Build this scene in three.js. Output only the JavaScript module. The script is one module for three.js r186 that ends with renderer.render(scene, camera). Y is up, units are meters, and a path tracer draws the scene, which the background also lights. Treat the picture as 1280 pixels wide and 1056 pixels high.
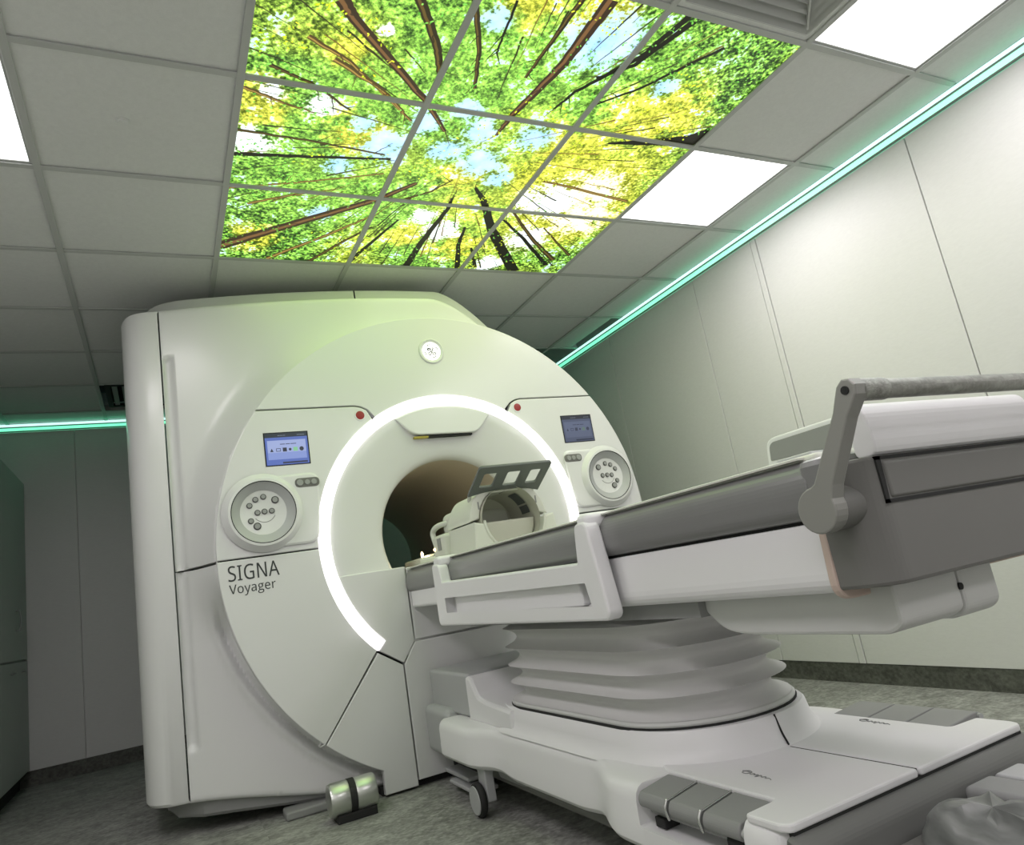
import * as THREE from 'three';
import { RoundedBoxGeometry } from 'three/addons/geometries/RoundedBoxGeometry.js';
import { mergeGeometries, toCreasedNormals } from 'three/addons/utils/BufferGeometryUtils.js';
import { RectAreaLightUniformsLib } from 'three/addons/lights/RectAreaLightUniformsLib.js';
import { FontLoader } from 'three/addons/loaders/FontLoader.js';
import { TextGeometry } from 'three/addons/geometries/TextGeometry.js';

// ------------------------------------------------------------ camera, exposure
const renderer = new THREE.WebGLRenderer({ antialias: true });
renderer.toneMapping = THREE.LinearToneMapping;
renderer.toneMappingExposure = 1.08;
renderer.shadowMap.enabled = true;
RectAreaLightUniformsLib.init();
const scene = new THREE.Scene();
scene.background = new THREE.Color(0x000000);
const camera = new THREE.PerspectiveCamera(61.976, 1280 / 1056, 0.02, 60);
camera.position.set(-0.2996, 0.7831, 1.9373);
camera.quaternion.setFromRotationMatrix(new THREE.Matrix4().makeBasis(
  new THREE.Vector3(0.88883, -0.166959, 0.426738), new THREE.Vector3(0.054635, 0.96323, 0.263064), new THREE.Vector3(-0.454967, -0.210505, 0.86527)));
scene.add(camera);
// light levels
const PANEL_L = 7.1, SKY_L = 1.1, LED_L = 1.9;

// ------------------------------------------------------------ helpers
let seed = 7; const rnd = () => { seed = (seed * 1664525 + 1013904223) >>> 0; return seed / 4294967296; };
const taken = {};
const numbered = (n) => { const k = taken[n] = (taken[n] ?? -1) + 1; return k ? `${n}_${String(k).padStart(3, '0')}` : n; };
function thing(name, label, category, base = [0, 0, 0], group) {
  const o = new THREE.Group(); o.name = numbered(name); o.position.set(...base);
  o.userData = { label, category }; if (group) o.userData.group = group; scene.add(o); return o;
}
function struct(name, geo, mat) { const m = new THREE.Mesh(geo, mat); m.name = name; m.userData = { kind: 'structure' }; m.castShadow = m.receiveShadow = true; scene.add(m); return m; }
function rootOf(o) { while (o.parent && o.parent !== scene) o = o.parent; return o; }
// geometry is given in room coordinates; it is moved into the thing's own frame
function part(name, geo, mat, parent, label) {
  const r = rootOf(parent).position; geo = geo.clone(); geo.translate(-r.x, -r.y, -r.z);
  const m = new THREE.Mesh(geo, mat); m.name = name; m.castShadow = m.receiveShadow = true; if (label) m.userData.label = label; parent.add(m); return m;
}
function norm(g) { g = g.index ? g.toNonIndexed() : g; for (const k of Object.keys(g.attributes)) if (!['position', 'normal', 'uv'].includes(k)) g.deleteAttribute(k);
  if (!g.attributes.uv) g.setAttribute('uv', new THREE.BufferAttribute(new Float32Array(g.attributes.position.count * 2), 2)); if (!g.attributes.normal) g.computeVertexNormals(); g.morphAttributes = {}; return g; }
const merge = (...gs) => mergeGeometries(gs.flat().map(norm), false);
function box(x0, x1, y0, y1, z0, z1) { const g = new THREE.BoxGeometry(x1 - x0, y1 - y0, z1 - z0); g.translate((x0 + x1) / 2, (y0 + y1) / 2, (z0 + z1) / 2); return g; }
function rbox(x0, x1, y0, y1, z0, z1, r = 0.01, s = 3) { r = Math.min(r, (x1 - x0) / 2.02, (y1 - y0) / 2.02, (z1 - z0) / 2.02); const g = new RoundedBoxGeometry(x1 - x0, y1 - y0, z1 - z0, s, r); g.translate((x0 + x1) / 2, (y0 + y1) / 2, (z0 + z1) / 2); return g; }
const V2 = (p) => p.map((q) => new THREE.Vector2(q[0], q[1]));
function roundPts(p, r, n = 5) { // rounds the corners of a closed polygon; r number or array
  const out = [], N = p.length;
  for (let i = 0; i < N; i++) {
    const a = p[(i + N - 1) % N], b = p[i], c = p[(i + 1) % N], ri = Array.isArray(r) ? r[i] : r;
    const l1 = Math.hypot(a[0] - b[0], a[1] - b[1]), l2 = Math.hypot(c[0] - b[0], c[1] - b[1]), d = Math.min(ri, l1 * 0.49, l2 * 0.49);
    if (d < 1e-5) { out.push(b); continue; }
    const s = [b[0] + (a[0] - b[0]) * d / l1, b[1] + (a[1] - b[1]) * d / l1], e = [b[0] + (c[0] - b[0]) * d / l2, b[1] + (c[1] - b[1]) * d / l2];
    for (let k = 0; k <= n; k++) { const t = k / n; out.push([s[0] * (1 - t) ** 2 + 2 * b[0] * t * (1 - t) + e[0] * t * t, s[1] * (1 - t) ** 2 + 2 * b[1] * t * (1 - t) + e[1] * t * t]); }
  }
  return out;
}
function ext(pts, depth, bevel = 0, holes = [], seg = 2) {
  const s = new THREE.Shape(V2(pts)); for (const h of holes) s.holes.push(new THREE.Path(V2(h)));
  return new THREE.ExtrudeGeometry(s, { depth: Math.max(depth - 2 * bevel, 1e-4), bevelEnabled: bevel > 0, bevelSize: bevel, bevelOffset: -bevel, bevelThickness: bevel, bevelSegments: seg, curveSegments: 8 });
}
function extXY(pts, z0, z1, bevel = 0, holes = []) { const g = ext(pts, z1 - z0, bevel, holes); g.translate(0, 0, z0 + bevel); return g; }
function extZY(pts, x0, x1, bevel = 0, holes = []) { const f = (p) => p.map(([z, y]) => [-z, y]); const g = ext(f(pts), x1 - x0, bevel, holes.map(f)); g.rotateY(Math.PI / 2); g.translate(x0 + bevel, 0, 0); return g; }
function extXZ(pts, y0, y1, bevel = 0, holes = []) { const f = (p) => p.map(([x, z]) => [x, -z]); const g = ext(f(pts), y1 - y0, bevel, holes.map(f)); g.rotateX(-Math.PI / 2); g.translate(0, y0 + bevel, 0); return g; }
const P3 = (a) => a.map((p) => new THREE.Vector3(...p));
function tube(pts, r, seg = 24, rad = 8, closed = false, caps = true) {
  const c = pts.length === 2 ? new THREE.LineCurve3(...P3(pts)) : new THREE.CatmullRomCurve3(P3(pts), closed, 'centripetal');
  const g = new THREE.TubeGeometry(c, pts.length === 2 ? 1 : seg, r, rad, closed);
  if (closed || !caps) return g;
  const ends = [pts[0], pts[pts.length - 1]].map((p) => { const s = new THREE.SphereGeometry(r, rad, 6); s.translate(...p); return s; });
  return merge(g, ends);
}
function cyl(p, q, r0, r1 = r0, n = 24, open = false) { const a = new THREE.Vector3(...p), b = new THREE.Vector3(...q), d = b.clone().sub(a); const g = new THREE.CylinderGeometry(r1, r0, d.length(), n, 1, open); g.applyQuaternion(new THREE.Quaternion().setFromUnitVectors(new THREE.Vector3(0, 1, 0), d.clone().normalize())); g.translate((a.x + b.x) / 2, (a.y + b.y) / 2, (a.z + b.z) / 2); return g; }
// grid surface from rows of points, smooth
function surf(rows, crease = 0.7) {
  const pos = [], uv = [], idx = [], n = rows[0].length;
  rows.forEach((r, j) => r.forEach((p, i) => { pos.push(...p); uv.push(i / (n - 1), j / (rows.length - 1)); }));
  for (let j = 0; j + 1 < rows.length; j++) for (let i = 0; i + 1 < n; i++) { const a = j * n + i, b = a + 1, c = a + n, d = c + 1; idx.push(a, b, d, a, d, c); }
  const g = new THREE.BufferGeometry(); g.setAttribute('position', new THREE.Float32BufferAttribute(pos, 3)); g.setAttribute('uv', new THREE.Float32BufferAttribute(uv, 2)); g.setIndex(idx);
  return toCreasedNormals(g, crease);
}
// loft of closed rings (each an array of [x,y,z]) with end caps
function loft(rings, crease = 0.6, capA = true, capB = true) {
  const rows = rings.map((r) => [...r, r[0]]);
  const cap = (r) => { const c = r.reduce((s, p) => [s[0] + p[0] / r.length, s[1] + p[1] / r.length, s[2] + p[2] / r.length], [0, 0, 0]); return [...r.map(() => c), c]; };
  if (capA) rows.unshift(cap(rings[0])); if (capB) rows.push(cap(rings[rings.length - 1]));
  return surf(rows, crease);
}
// drops the triangles whose middle satisfies f
function drop(g, f) { g = norm(g); const keep = [], p = g.attributes.position; for (let i = 0; i < p.count; i += 3) { const x = (p.getX(i) + p.getX(i + 1) + p.getX(i + 2)) / 3, y = (p.getY(i) + p.getY(i + 1) + p.getY(i + 2)) / 3; if (!f(x, y)) keep.push(i, i + 1, i + 2); }
  const o = new THREE.BufferGeometry(); for (const [k, a] of Object.entries(g.attributes)) { const d = new Float32Array(keep.length * a.itemSize); keep.forEach((q, i) => { for (let c = 0; c < a.itemSize; c++) d[i * a.itemSize + c] = a.array[q * a.itemSize + c]; }); o.setAttribute(k, new THREE.BufferAttribute(d, a.itemSize)); } return o; }
function rrect(cx, cz, hx, hz, r, y, n = 10) { const p = []; r = Math.min(r, hx, hz);
  for (const [sx, sz, a0] of [[1, -1, -Math.PI / 2], [1, 1, 0], [-1, 1, Math.PI / 2], [-1, -1, Math.PI]]) for (let k = 0; k <= n; k++) { const a = a0 + k / n * Math.PI / 2; p.push([cx + sx * (hx - r) + r * Math.cos(a), y, cz + sz * (hz - r) + r * Math.sin(a)]); }
  return p.reverse(); }
const sm = (a, b, x) => { const t = Math.min(1, Math.max(0, (x - a) / (b - a))); return t * t * (3 - 2 * t); };

// ------------------------------------------------------------ textures
function hash(x, y) { let h = (x * 374761393 + y * 668265263) | 0; h = Math.imul(h ^ (h >>> 13), 1274126177); return ((h ^ (h >>> 16)) >>> 0) / 4294967296; }
function vnoise(x, y) { const xi = Math.floor(x), yi = Math.floor(y), u = x - xi, v = y - yi, a = u * u * (3 - 2 * u), b = v * v * (3 - 2 * v);
  return (hash(xi, yi) * (1 - a) + hash(xi + 1, yi) * a) * (1 - b) + (hash(xi, yi + 1) * (1 - a) + hash(xi + 1, yi + 1) * a) * b; }
const fbm = (x, y, o = 4) => { let s = 0, w = 0.5, t = 0; for (let i = 0; i < o; i++) { s += w * vnoise(x, y); t += w; x = x * 2.03 + 17.1; y = y * 2.03 + 5.3; w *= 0.5; } return s / t; };
function tex(w, h, f, srgb = true) { const d = new Uint8Array(w * h * 4); for (let j = 0; j < h; j++) for (let i = 0; i < w; i++) { const c = f(i / w, j / h, i, j); const k = (j * w + i) * 4; d[k] = c[0]; d[k + 1] = c[1]; d[k + 2] = c[2]; d[k + 3] = 255; }
  const t = new THREE.DataTexture(d, w, h); t.wrapS = t.wrapT = THREE.RepeatWrapping; t.magFilter = THREE.LinearFilter; t.minFilter = THREE.LinearMipmapLinearFilter; t.generateMipmaps = true; if (srgb) t.colorSpace = THREE.SRGBColorSpace; t.needsUpdate = true; return t; }
function uvMeters(g, ax, ay, s = 1) { const p = g.attributes.position, u = new Float32Array(p.count * 2), k = { x: 'getX', y: 'getY', z: 'getZ' }; for (let i = 0; i < p.count; i++) { u[2 * i] = p[k[ax]](i) / s; u[2 * i + 1] = p[k[ay]](i) / s; } g.setAttribute('uv', new THREE.BufferAttribute(u, 2)); return g; }

const floorTex = tex(1024, 1024, (u, v) => { // grey vinyl with pale mottling, 2 m repeat
  const p = fbm(u * 26, v * 40, 5), q = fbm(u * 150 + 9, v * 190, 3), sp = hash(Math.floor(u * 1024), Math.floor(v * 1024));
  let g = 140 + (p - 0.5) * 60 + (q - 0.5) * 70; if (sp > 0.985) g += 28; if (sp < 0.012) g -= 30; return [g, g + 1, g - 4]; });
const tileTex = tex(512, 512, (u, v) => { const g = 216 + (fbm(u * 90, v * 90, 3) - 0.5) * 7 + (hash(Math.floor(u * 512), Math.floor(v * 512)) - 0.5) * 4; return [g, g + 1, g]; });
const wallTex = tex(512, 512, (u, v) => { const g = 216 + (fbm(u * 60, v * 200, 3) - 0.5) * 6; return [g, g + 1, g - 2]; });
const metalTex = tex(512, 512, (u, v) => { const g = 150 + (fbm(u * 20, v * 9, 4) - 0.5) * 70 + (fbm(u * 150, v * 20, 2) - 0.5) * 26; return [g, g + 1, g - 5]; });
const filmTex = tex(256, 256, (u, v) => { const g = 128 + (fbm(u * 7, v * 5, 5) - 0.5) * 90; return [g, g + 3, g]; });

// forest canopy print: flat picture on the nine backlit panels, 1.8 m x 1.8 m
const TR = [[[[0.23,0.24],[0.28,0.3],[0.59,0.58],[0.72,0.73]],0.037,0.011,0],[[[0.17,0.4],[0.31,0.47],[0.58,0.7]],0.015,0.008,1],[[[0.26,0.47],[0.44,0.57],[0.54,0.66]],0.017,0.008,1],[[[0.08,0.54],[0.21,0.59],[0.36,0.69]],0.013,0.006,2],[[[0.44,0.18],[0.55,0.34],[0.6,0.45]],0.025,0.018,2],[[[0.59,0.13],[0.68,0.31],[0.74,0.49]],0.016,0.01,2],[[[1.0,0.03],[0.99,0.3],[0.93,0.59],[0.92,0.71]],0.041,0.01,0],[[[0.91,0.05],[0.9,0.22],[0.89,0.4]],0.017,0.009,2],[[[1.29,0.01],[1.24,0.21],[1.1,0.42],[1.07,0.52]],0.02,0.007,3],[[[1.32,0.03],[1.24,0.25],[1.14,0.34]],0.021,0.009,3],[[[0,0.65],[0.13,0.7],[0.25,0.73]],0.014,0.004,1],[[[0.01,0.87],[0.24,0.88],[0.54,0.91]],0.011,0.007,2],[[[0,1.01],[0.31,0.97],[0.57,0.93]],0.018,0.009,3],[[[0.01,1.23],[0.28,1.14],[0.57,1.03]],0.01,0.007,1],[[[0,1.7],[0.24,1.5],[0.59,1.22],[0.72,1.07]],0.054,0.017,0],[[[0.22,1.79],[0.48,1.5],[0.61,1.34]],0.021,0.008,1],[[[0.41,1.8],[0.56,1.54],[0.63,1.44]],0.017,0.008,2],[[[0.6,1.79],[0.73,1.36]],0.02,0.008,3],[[[0.9,1.81],[0.9,1.56],[0.92,1.24],[0.91,1.15]],0.032,0.008,3],[[[1.18,1.79],[1.09,1.54],[1.06,1.38]],0.024,0.009,3],[[[1.52,1.8],[1.21,1.4],[1.06,1.15],[0.98,1.06]],0.05,0.011,3],[[[1.69,1.65],[1.46,1.45],[1.23,1.21]],0.026,0.009,2],[[[1.68,1.71],[1.41,1.45],[1.22,1.29]],0.021,0.009,3],[[[1.76,1.59],[1.46,1.33]],0.014,0.006,2],[[[1.81,0.52],[1.74,0.57],[1.6,0.61],[1.4,0.66]],0.083,0.01,3],[[[1.51,0.1],[1.33,0.35],[1.22,0.46]],0.012,0.007,3],[[[1.76,1.04],[1.35,0.97],[1.26,0.96]],0.016,0.009,1],[[[0.72,0.11],[0.74,0.29],[0.75,0.33]],0.007,0.004,3],[[[1.28,1.78],[1.17,1.57]],0.017,0.009,3],[[[0.09,1.33],[0.23,1.25],[0.41,1.17]],0.014,0.005,1],[[[0.7,1.2],[0.8,1.12],[0.86,1.02]],0.013,0.005,2]];
const SK = [[0.53,0.87,0.11,0],[0.42,0.75,0.06,0],[0.38,1.01,0.07,0],[0.77,0.83,0.09,0],[0.85,0.7,0.08,0],[1.05,0.98,0.08,0],[0.76,0.6,0.06,0],[0.93,0.89,0.11,0],[1.08,0.69,0.09,0],[1.07,0.19,0.14,0],[0.06,0.92,0.08,1],[0.1,0.66,0.05,1],[1.42,0.32,0.06,0],[0.69,0.19,0.06,0],[1.38,1.1,0.18,1],[1.55,0.99,0.18,2],[0.96,1.44,0.1,1],[1.41,1.45,0.14,1],[0.38,1.36,0.06,0],[1.59,1.23,0.17,2],[1.33,1.73,0.09,1],[0.63,0.7,0.07,0],[0.38,0.32,0.03,1],[0.83,1.31,0.06,1],[0.73,0.85,0.06,0],[0.25,0.68,0.06,1]];
const YB = [[0.42, 0.82, 0.13], [0.9, 0.99, 0.13], [0.75, 0.08, 0.12], [1.1, 1.55, 0.16], [1.28, 0.76, 0.2], [0.3, 0.42, 0.08], [0.06, 0.72, 0.12], [1.5, 0.5, 0.22], [1.02, 0.1, 0.1], [0.15, 1.6, 0.12], [0.8, 1.5, 0.1]];
const PR = 1200;
const forestTex = (() => {
  const cvs = document.createElement('canvas'); cvs.width = cvs.height = PR; const c = cvs.getContext('2d'); const S = PR / 1.8;
  const im = c.createImageData(PR, PR), d = im.data;
  for (let j = 0; j < PR; j++) for (let i = 0; i < PR; i++) {
    const x = i / S, y = j / S;
    // leaf tone
    const big = fbm(x * 3.2 + 3, y * 3.2, 3), med = fbm(x * 20, y * 20 + 7, 3), fine = fbm(x * 110 + 1, y * 110, 3), ff = hash(i >> 1, j >> 1);
    const dc = Math.hypot(x - 0.9, y - 0.85), sun = Math.exp(-((x - 1.5) ** 2 + (y - 1.12) ** 2) / 0.14), corner = sm(0.6, 1.15, dc) * (1 - sun);
    let k = 0.72 + (med - 0.5) * 0.9 + (fine - 0.5) * (1.2 + corner) + (ff - 0.5) * 0.3 - corner * 0.26; k = Math.max(0, Math.min(1.1, k));
    let yel = sun * 1.3 + (big - 0.5) * 1.1; for (const q of YB) yel = Math.max(yel, 1.25 - Math.hypot(x - q[0], y - q[1]) / q[2] + (med - 0.5) * 1.6); yel = Math.max(0, Math.min(1, yel * 1.6));
    let r = (16 + 158 * k) * (1 - yel) + (70 + 178 * k) * yel, g = (40 + 200 * k) * (1 - yel) + (84 + 164 * k) * yel, b = (10 + 84 * k) * (1 - yel) + (10 + 84 * k) * yel;
    // sky openings, ragged with leaves
    let s = 0, kind = 0; for (const q of SK) { const e = 1.15 - Math.hypot(x - q[0], y - q[1]) / (q[2] * 1.25); if (e > s) { s = e; kind = q[3]; } }
    s += (med - 0.5) * 1.1 + (fine - 0.5) * 1.0 - 0.34;
    if (med > 0.62 && fine > 0.56) s = Math.max(s, (med - 0.62) * 3);
    const a = Math.max(0, Math.min(1, s * 3.2));
    const sky = kind === 0 ? [140 + 70 * med, 196 + 34 * med, 248] : kind === 1 ? [236, 246, 250] : [255, 246, 205];
    r += (sky[0] - r) * a; g += (sky[1] - g) * a; b += (sky[2] - b) * a;
    const o = (j * PR + i) * 4; d[o] = r; d[o + 1] = g; d[o + 2] = b; d[o + 3] = 255;
  }
  c.putImageData(im, 0, 0);
  const cols = [['#33261a', '#6e5030'], ['#4a3a1c', '#9c8040'], ['#2a2414', '#5b4a22'], ['#16160e', '#302c18']];
  const taper = (pts, w0, w1, col, off) => { c.fillStyle = col; const n = pts.length, Lp = [], Rp = [];
    for (let k = 0; k < n; k++) { const a = pts[Math.max(0, k - 1)], b = pts[Math.min(n - 1, k + 1)], l = Math.hypot(b[0] - a[0], b[1] - a[1]) || 1, w = (w0 + (w1 - w0) * k / (n - 1)) / 2, nx = -(b[1] - a[1]) / l, ny = (b[0] - a[0]) / l;
      Lp.push([(pts[k][0] + nx * (w + off * w)) * S, (pts[k][1] + ny * (w + off * w)) * S]); Rp.push([(pts[k][0] - nx * (w - off * w)) * S, (pts[k][1] - ny * (w - off * w)) * S]); }
    c.beginPath(); [...Lp, ...Rp.reverse()].forEach((p, k) => k ? c.lineTo(...p) : c.moveTo(...p)); c.closePath(); c.fill(); };
  const fineLine = (pts) => { const o = []; for (let k = 0; k + 1 < pts.length; k++) for (let t = 0; t < 8; t++) o.push([pts[k][0] + (pts[k + 1][0] - pts[k][0]) * t / 8 + (rnd() - 0.5) * 0.004, pts[k][1] + (pts[k + 1][1] - pts[k][1]) * t / 8 + (rnd() - 0.5) * 0.004]); o.push(pts[pts.length - 1]); return o; };
  // many thin far trunks pointing to the middle
  for (let k = 0; k < 130; k++) { const a = rnd() * 6.283, r0 = 0.55 + rnd() * 0.75, l = 0.12 + rnd() * 0.3, cx = 0.86 + 0, cy = 0.82; const p = [[cx + Math.cos(a) * r0, cy + Math.sin(a) * r0], [cx + Math.cos(a + 0.03) * (r0 - l), cy + Math.sin(a + 0.03) * (r0 - l)]]; taper(fineLine(p), 0.004 + rnd() * 0.005, 0.0015, k % 3 ? '#2c2a14' : '#6a5526', 0); }
  for (const [pts, w0, w1, kind] of TR) { const fl = fineLine(pts); taper(fl, w0 * 1.25, w1 * 1.25, cols[kind][0], 0); if (kind < 3) taper(fl.map((p) => [p[0] - 0.0015, p[1] + 0.001]), w0 * 0.4, w1 * 0.4, cols[kind][1], 0.3);
    for (let k = 6; k < fl.length; k += 3) { const q = fl[k], a = Math.atan2(0.82 - q[1], 0.86 - q[0]) + (rnd() - 0.5) * 2.2, l = 0.03 + rnd() * 0.06; taper(fineLine([q, [q[0] + Math.cos(a) * l, q[1] + Math.sin(a) * l]]), 0.0045, 0.0012, cols[kind][0], 0); } }
  // leaf sprays over trunks
  for (let k = 0; k < 5200; k++) { const x = rnd() * 1.8, y = rnd() * 1.8, m = fbm(x * 16, y * 16 + 7, 3); if (m < 0.53) continue; const big = fbm(x * 3.2 + 3, y * 3.2, 3) > 0.52, t = rnd(); c.fillStyle = big ? `rgb(${170 + 70 * t},${205 + 40 * t},${20 + 40 * t})` : `rgb(${60 + 90 * t},${140 + 90 * t},${35 + 60 * t})`; c.beginPath(); c.ellipse(x * S, y * S, 2 + 3 * rnd(), 1 + 1.6 * rnd(), rnd() * 3, 0, 6.3); c.fill(); }
  const t = new THREE.CanvasTexture(cvs); t.colorSpace = THREE.SRGBColorSpace; t.flipY = false; t.magFilter = THREE.LinearFilter; return t;
})();
function screenTex(dim) { const cvs = document.createElement('canvas'); cvs.width = 256; cvs.height = 192; const c = cvs.getContext('2d');
  c.fillStyle = dim ? '#59637f' : '#5a74c4'; c.fillRect(0, 0, 256, 192); c.fillStyle = dim ? '#2b3040' : '#1d2c38'; c.fillRect(0, 0, 256, 26); c.fillStyle = dim ? '#6d7896' : '#a9b9ea'; c.fillRect(12, 44, 232, 116); c.fillStyle = dim ? '#68728f' : '#8ea3e2'; c.fillRect(12, 118, 232, 42);
  c.fillStyle = '#c9d3e6'; c.font = '16px sans-serif'; c.fillText('\u25A0 \u2014\u2014\u2014', 66, 19); c.fillText('\u2014\u2014\u2014', 194, 19);
  c.fillStyle = '#2b3350'; for (const [x, w] of [[88, 30], [122, 26], [152, 34]]) c.fillRect(x, 66, w, 4);
  c.fillStyle = dim ? '#3a425c' : '#222a3c'; c.beginPath(); c.moveTo(26, 112); c.lineTo(36, 92); c.lineTo(46, 112); c.fill(); c.strokeStyle = '#2b3350'; c.lineWidth = 3; c.strokeRect(64, 94, 24, 16); c.fillRect(102, 90, 24, 24);
  c.beginPath(); c.arc(146, 102, 8, 0, 6.3); c.fill(); c.fillStyle = dim ? '#6e8a80' : '#8fd6a0'; c.fillRect(166, 90, 26, 24); c.fillStyle = dim ? '#3a425c' : '#222a3c'; c.beginPath(); c.arc(216, 102, 13, 0, 6.3); c.fill();
  c.fillStyle = '#26304c'; c.fillRect(96, 176, 150, 10);
  const t = new THREE.CanvasTexture(cvs); t.colorSpace = THREE.SRGBColorSpace; t.magFilter = THREE.LinearFilter; return t; }

// ------------------------------------------------------------ materials
const lin = (r, g, b) => new THREE.Color().setRGB(r, g, b);
const mat = (c, rough = 0.5, o = {}) => new THREE.MeshStandardMaterial({ color: c, roughness: rough, ...o });
const M = {
  white: new THREE.MeshPhysicalMaterial({ color: lin(0.7, 0.705, 0.7), roughness: 0.36, clearcoat: 0.5, clearcoatRoughness: 0.22 }),
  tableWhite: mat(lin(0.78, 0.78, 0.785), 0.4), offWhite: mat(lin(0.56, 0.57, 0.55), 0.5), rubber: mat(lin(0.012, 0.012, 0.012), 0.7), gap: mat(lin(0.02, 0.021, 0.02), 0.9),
  bellows: mat(lin(0.62, 0.62, 0.61), 0.5), rail: mat(lin(0.2, 0.2, 0.2), 0.3), darkGrey: mat(lin(0.15, 0.15, 0.14), 0.5), midGrey: mat(lin(0.26, 0.265, 0.26), 0.55), paleGrey: mat(lin(0.42, 0.43, 0.43), 0.5),
  castMetal: mat(lin(0.3, 0.3, 0.28), 0.45, { metalness: 0.4 }), bumper: mat(lin(0.16, 0.165, 0.155), 0.55), peach: mat(lin(0.55, 0.44, 0.38), 0.6), steel: mat(0xffffff, 0.42, { map: metalTex, metalness: 0.55 }), brushed: mat(lin(0.55, 0.57, 0.53), 0.3, { metalness: 0.85 }), chrome: mat(lin(0.8, 0.8, 0.8), 0.12, { metalness: 1 }),
  bore: mat(lin(0.6, 0.52, 0.42), 0.4), button: mat(lin(0.3, 0.31, 0.3), 0.4), buttonRim: mat(lin(0.06, 0.06, 0.06), 0.5), red: mat(lin(0.3, 0.02, 0.02), 0.45), ink: mat(lin(0.035, 0.04, 0.04), 0.6), yellow: mat(lin(0.4, 0.33, 0.05), 0.6),
  tile: mat(0xffffff, 0.95, { map: tileTex }), tbar: mat(lin(0.48, 0.49, 0.48), 0.6), wall: mat(0xffffff, 0.42, { map: wallTex }), strip: mat(lin(0.7, 0.71, 0.69), 0.4), floor: mat(0xffffff, 0.55, { map: floorTex }), skirting: mat(lin(0.36, 0.37, 0.34), 0.6, { map: floorTex }),
  void_: mat(lin(0.012, 0.012, 0.012), 1), cab: mat(lin(0.5, 0.53, 0.5), 0.5), film: mat(0xffffff, 0.35, { map: filmTex }), alu: mat(lin(0.3, 0.32, 0.31), 0.4, { metalness: 0.5 }), visor: mat(lin(0.1, 0.11, 0.11), 0.45), cream: mat(lin(0.62, 0.63, 0.57), 0.42),
  coilInside: mat(lin(0.52, 0.52, 0.44), 0.5),
  lightPanel: mat(0xffffff, 0.6, { emissive: lin(1, 1, 1), emissiveIntensity: 1.6 }), ring: mat(0xffffff, 0.4, { emissive: lin(1, 0.93, 0.96), emissiveIntensity: 1.3 }), badge: mat(0xffffff, 0.4, { emissive: lin(1, 0.97, 0.97), emissiveIntensity: 0.9 }),
  ledCore: mat(0xffffff, 0.5, { emissive: lin(0.55, 1, 0.9), emissiveIntensity: 1.15 }), ledReflection: mat(0xffffff, 0.5, { emissive: lin(0.16, 1, 0.55), emissiveIntensity: 1.05 }), glint: mat(0xffffff, 0.5, { emissive: lin(1, 0.72, 0.35), emissiveIntensity: 3 }),  // green emission paints the LED reflection, warm emission the small highlights
  forest: mat(0x000000, 0.5, { emissive: lin(1, 1, 1), emissiveMap: forestTex, emissiveIntensity: 1.5 }),
  screenA: mat(0x101010, 0.3, { emissive: lin(1, 1, 1), emissiveMap: screenTex(false), emissiveIntensity: 0.75 }), screenB: mat(0x101010, 0.3, { emissive: lin(1, 1, 1), emissiveMap: screenTex(true), emissiveIntensity: 0.6 }),
};
function areaLight(color, L, w, h, pos, look) { const l = new THREE.RectAreaLight(color, L, w, h); l.position.set(...pos); l.lookAt(...look); l.castShadow = true; scene.add(l); return l; }

// ------------------------------------------------------------ the room
const XL = -1.57, XR = 2.70, ZB = -3.88, ZF = 4.5, H = 2.4, TOP = 2.62;
const floor = struct('floor', uvMeters(box(XL - 0.12, XR + 0.12, -0.1, 0, ZB - 0.12, ZF + 0.12), 'x', 'z', 2), M.floor);
const wallR = struct('wall_right', uvMeters(box(XR, XR + 0.12, 0, TOP, ZB - 0.12, ZF + 0.12), 'z', 'y'), M.wall);
const wallB = struct('wall_back', uvMeters(box(XL, XR, 0, TOP, ZB - 0.12, ZB), 'x', 'y'), M.wall);
struct('wall_left', uvMeters(box(XL - 0.12, XL, 0, TOP, ZB - 0.12, ZF + 0.12), 'z', 'y'), M.wall);
struct('wall_front', uvMeters(box(XL, XR, 0, TOP, ZF, ZF + 0.12), 'x', 'y'), M.wall);
{ // wall panels with open joints on the right wall
  const seams = [ZB, -3.0, -2.04, -1.092, -0.602, -0.563, 0.335, 1.25, 2.15, 3.05, ZF];
  for (let k = 0; k + 1 < seams.length; k++) { const narrow = seams[k + 1] - seams[k] < 0.1; const m = new THREE.Mesh(uvMeters(rbox(XR - 0.012 + (narrow ? -0.003 : 0), XR + 0.004, 0.095, 2.343, seams[k] + 0.0025, seams[k + 1] - 0.0025, 0.002, 1), 'z', 'y'), M.wall); m.name = narrow ? 'cover_strip' : 'panel'; m.castShadow = m.receiveShadow = true; wallR.add(m); }
  const bs = [XL, -0.806, 0.1, 1.0, 1.9, XR - 0.012];
  for (let k = 0; k + 1 < bs.length; k++) { const m = new THREE.Mesh(uvMeters(rbox(bs[k] + 0.0025, bs[k + 1] - 0.0025, 0.095, 2.343, ZB - 0.004, ZB + 0.012, 0.002, 1), 'x', 'y'), M.wall); m.name = 'panel'; m.castShadow = m.receiveShadow = true; wallB.add(m); }
}
struct('baseboard_right', uvMeters(box(XR - 0.006, XR + 0.002, 0, 0.094, ZB, ZF), 'z', 'y', 2), M.skirting);
struct('baseboard_back', uvMeters(box(XL, XR, 0, 0.094, ZB - 0.002, ZB + 0.006), 'x', 'y', 2), M.skirting);
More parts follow.
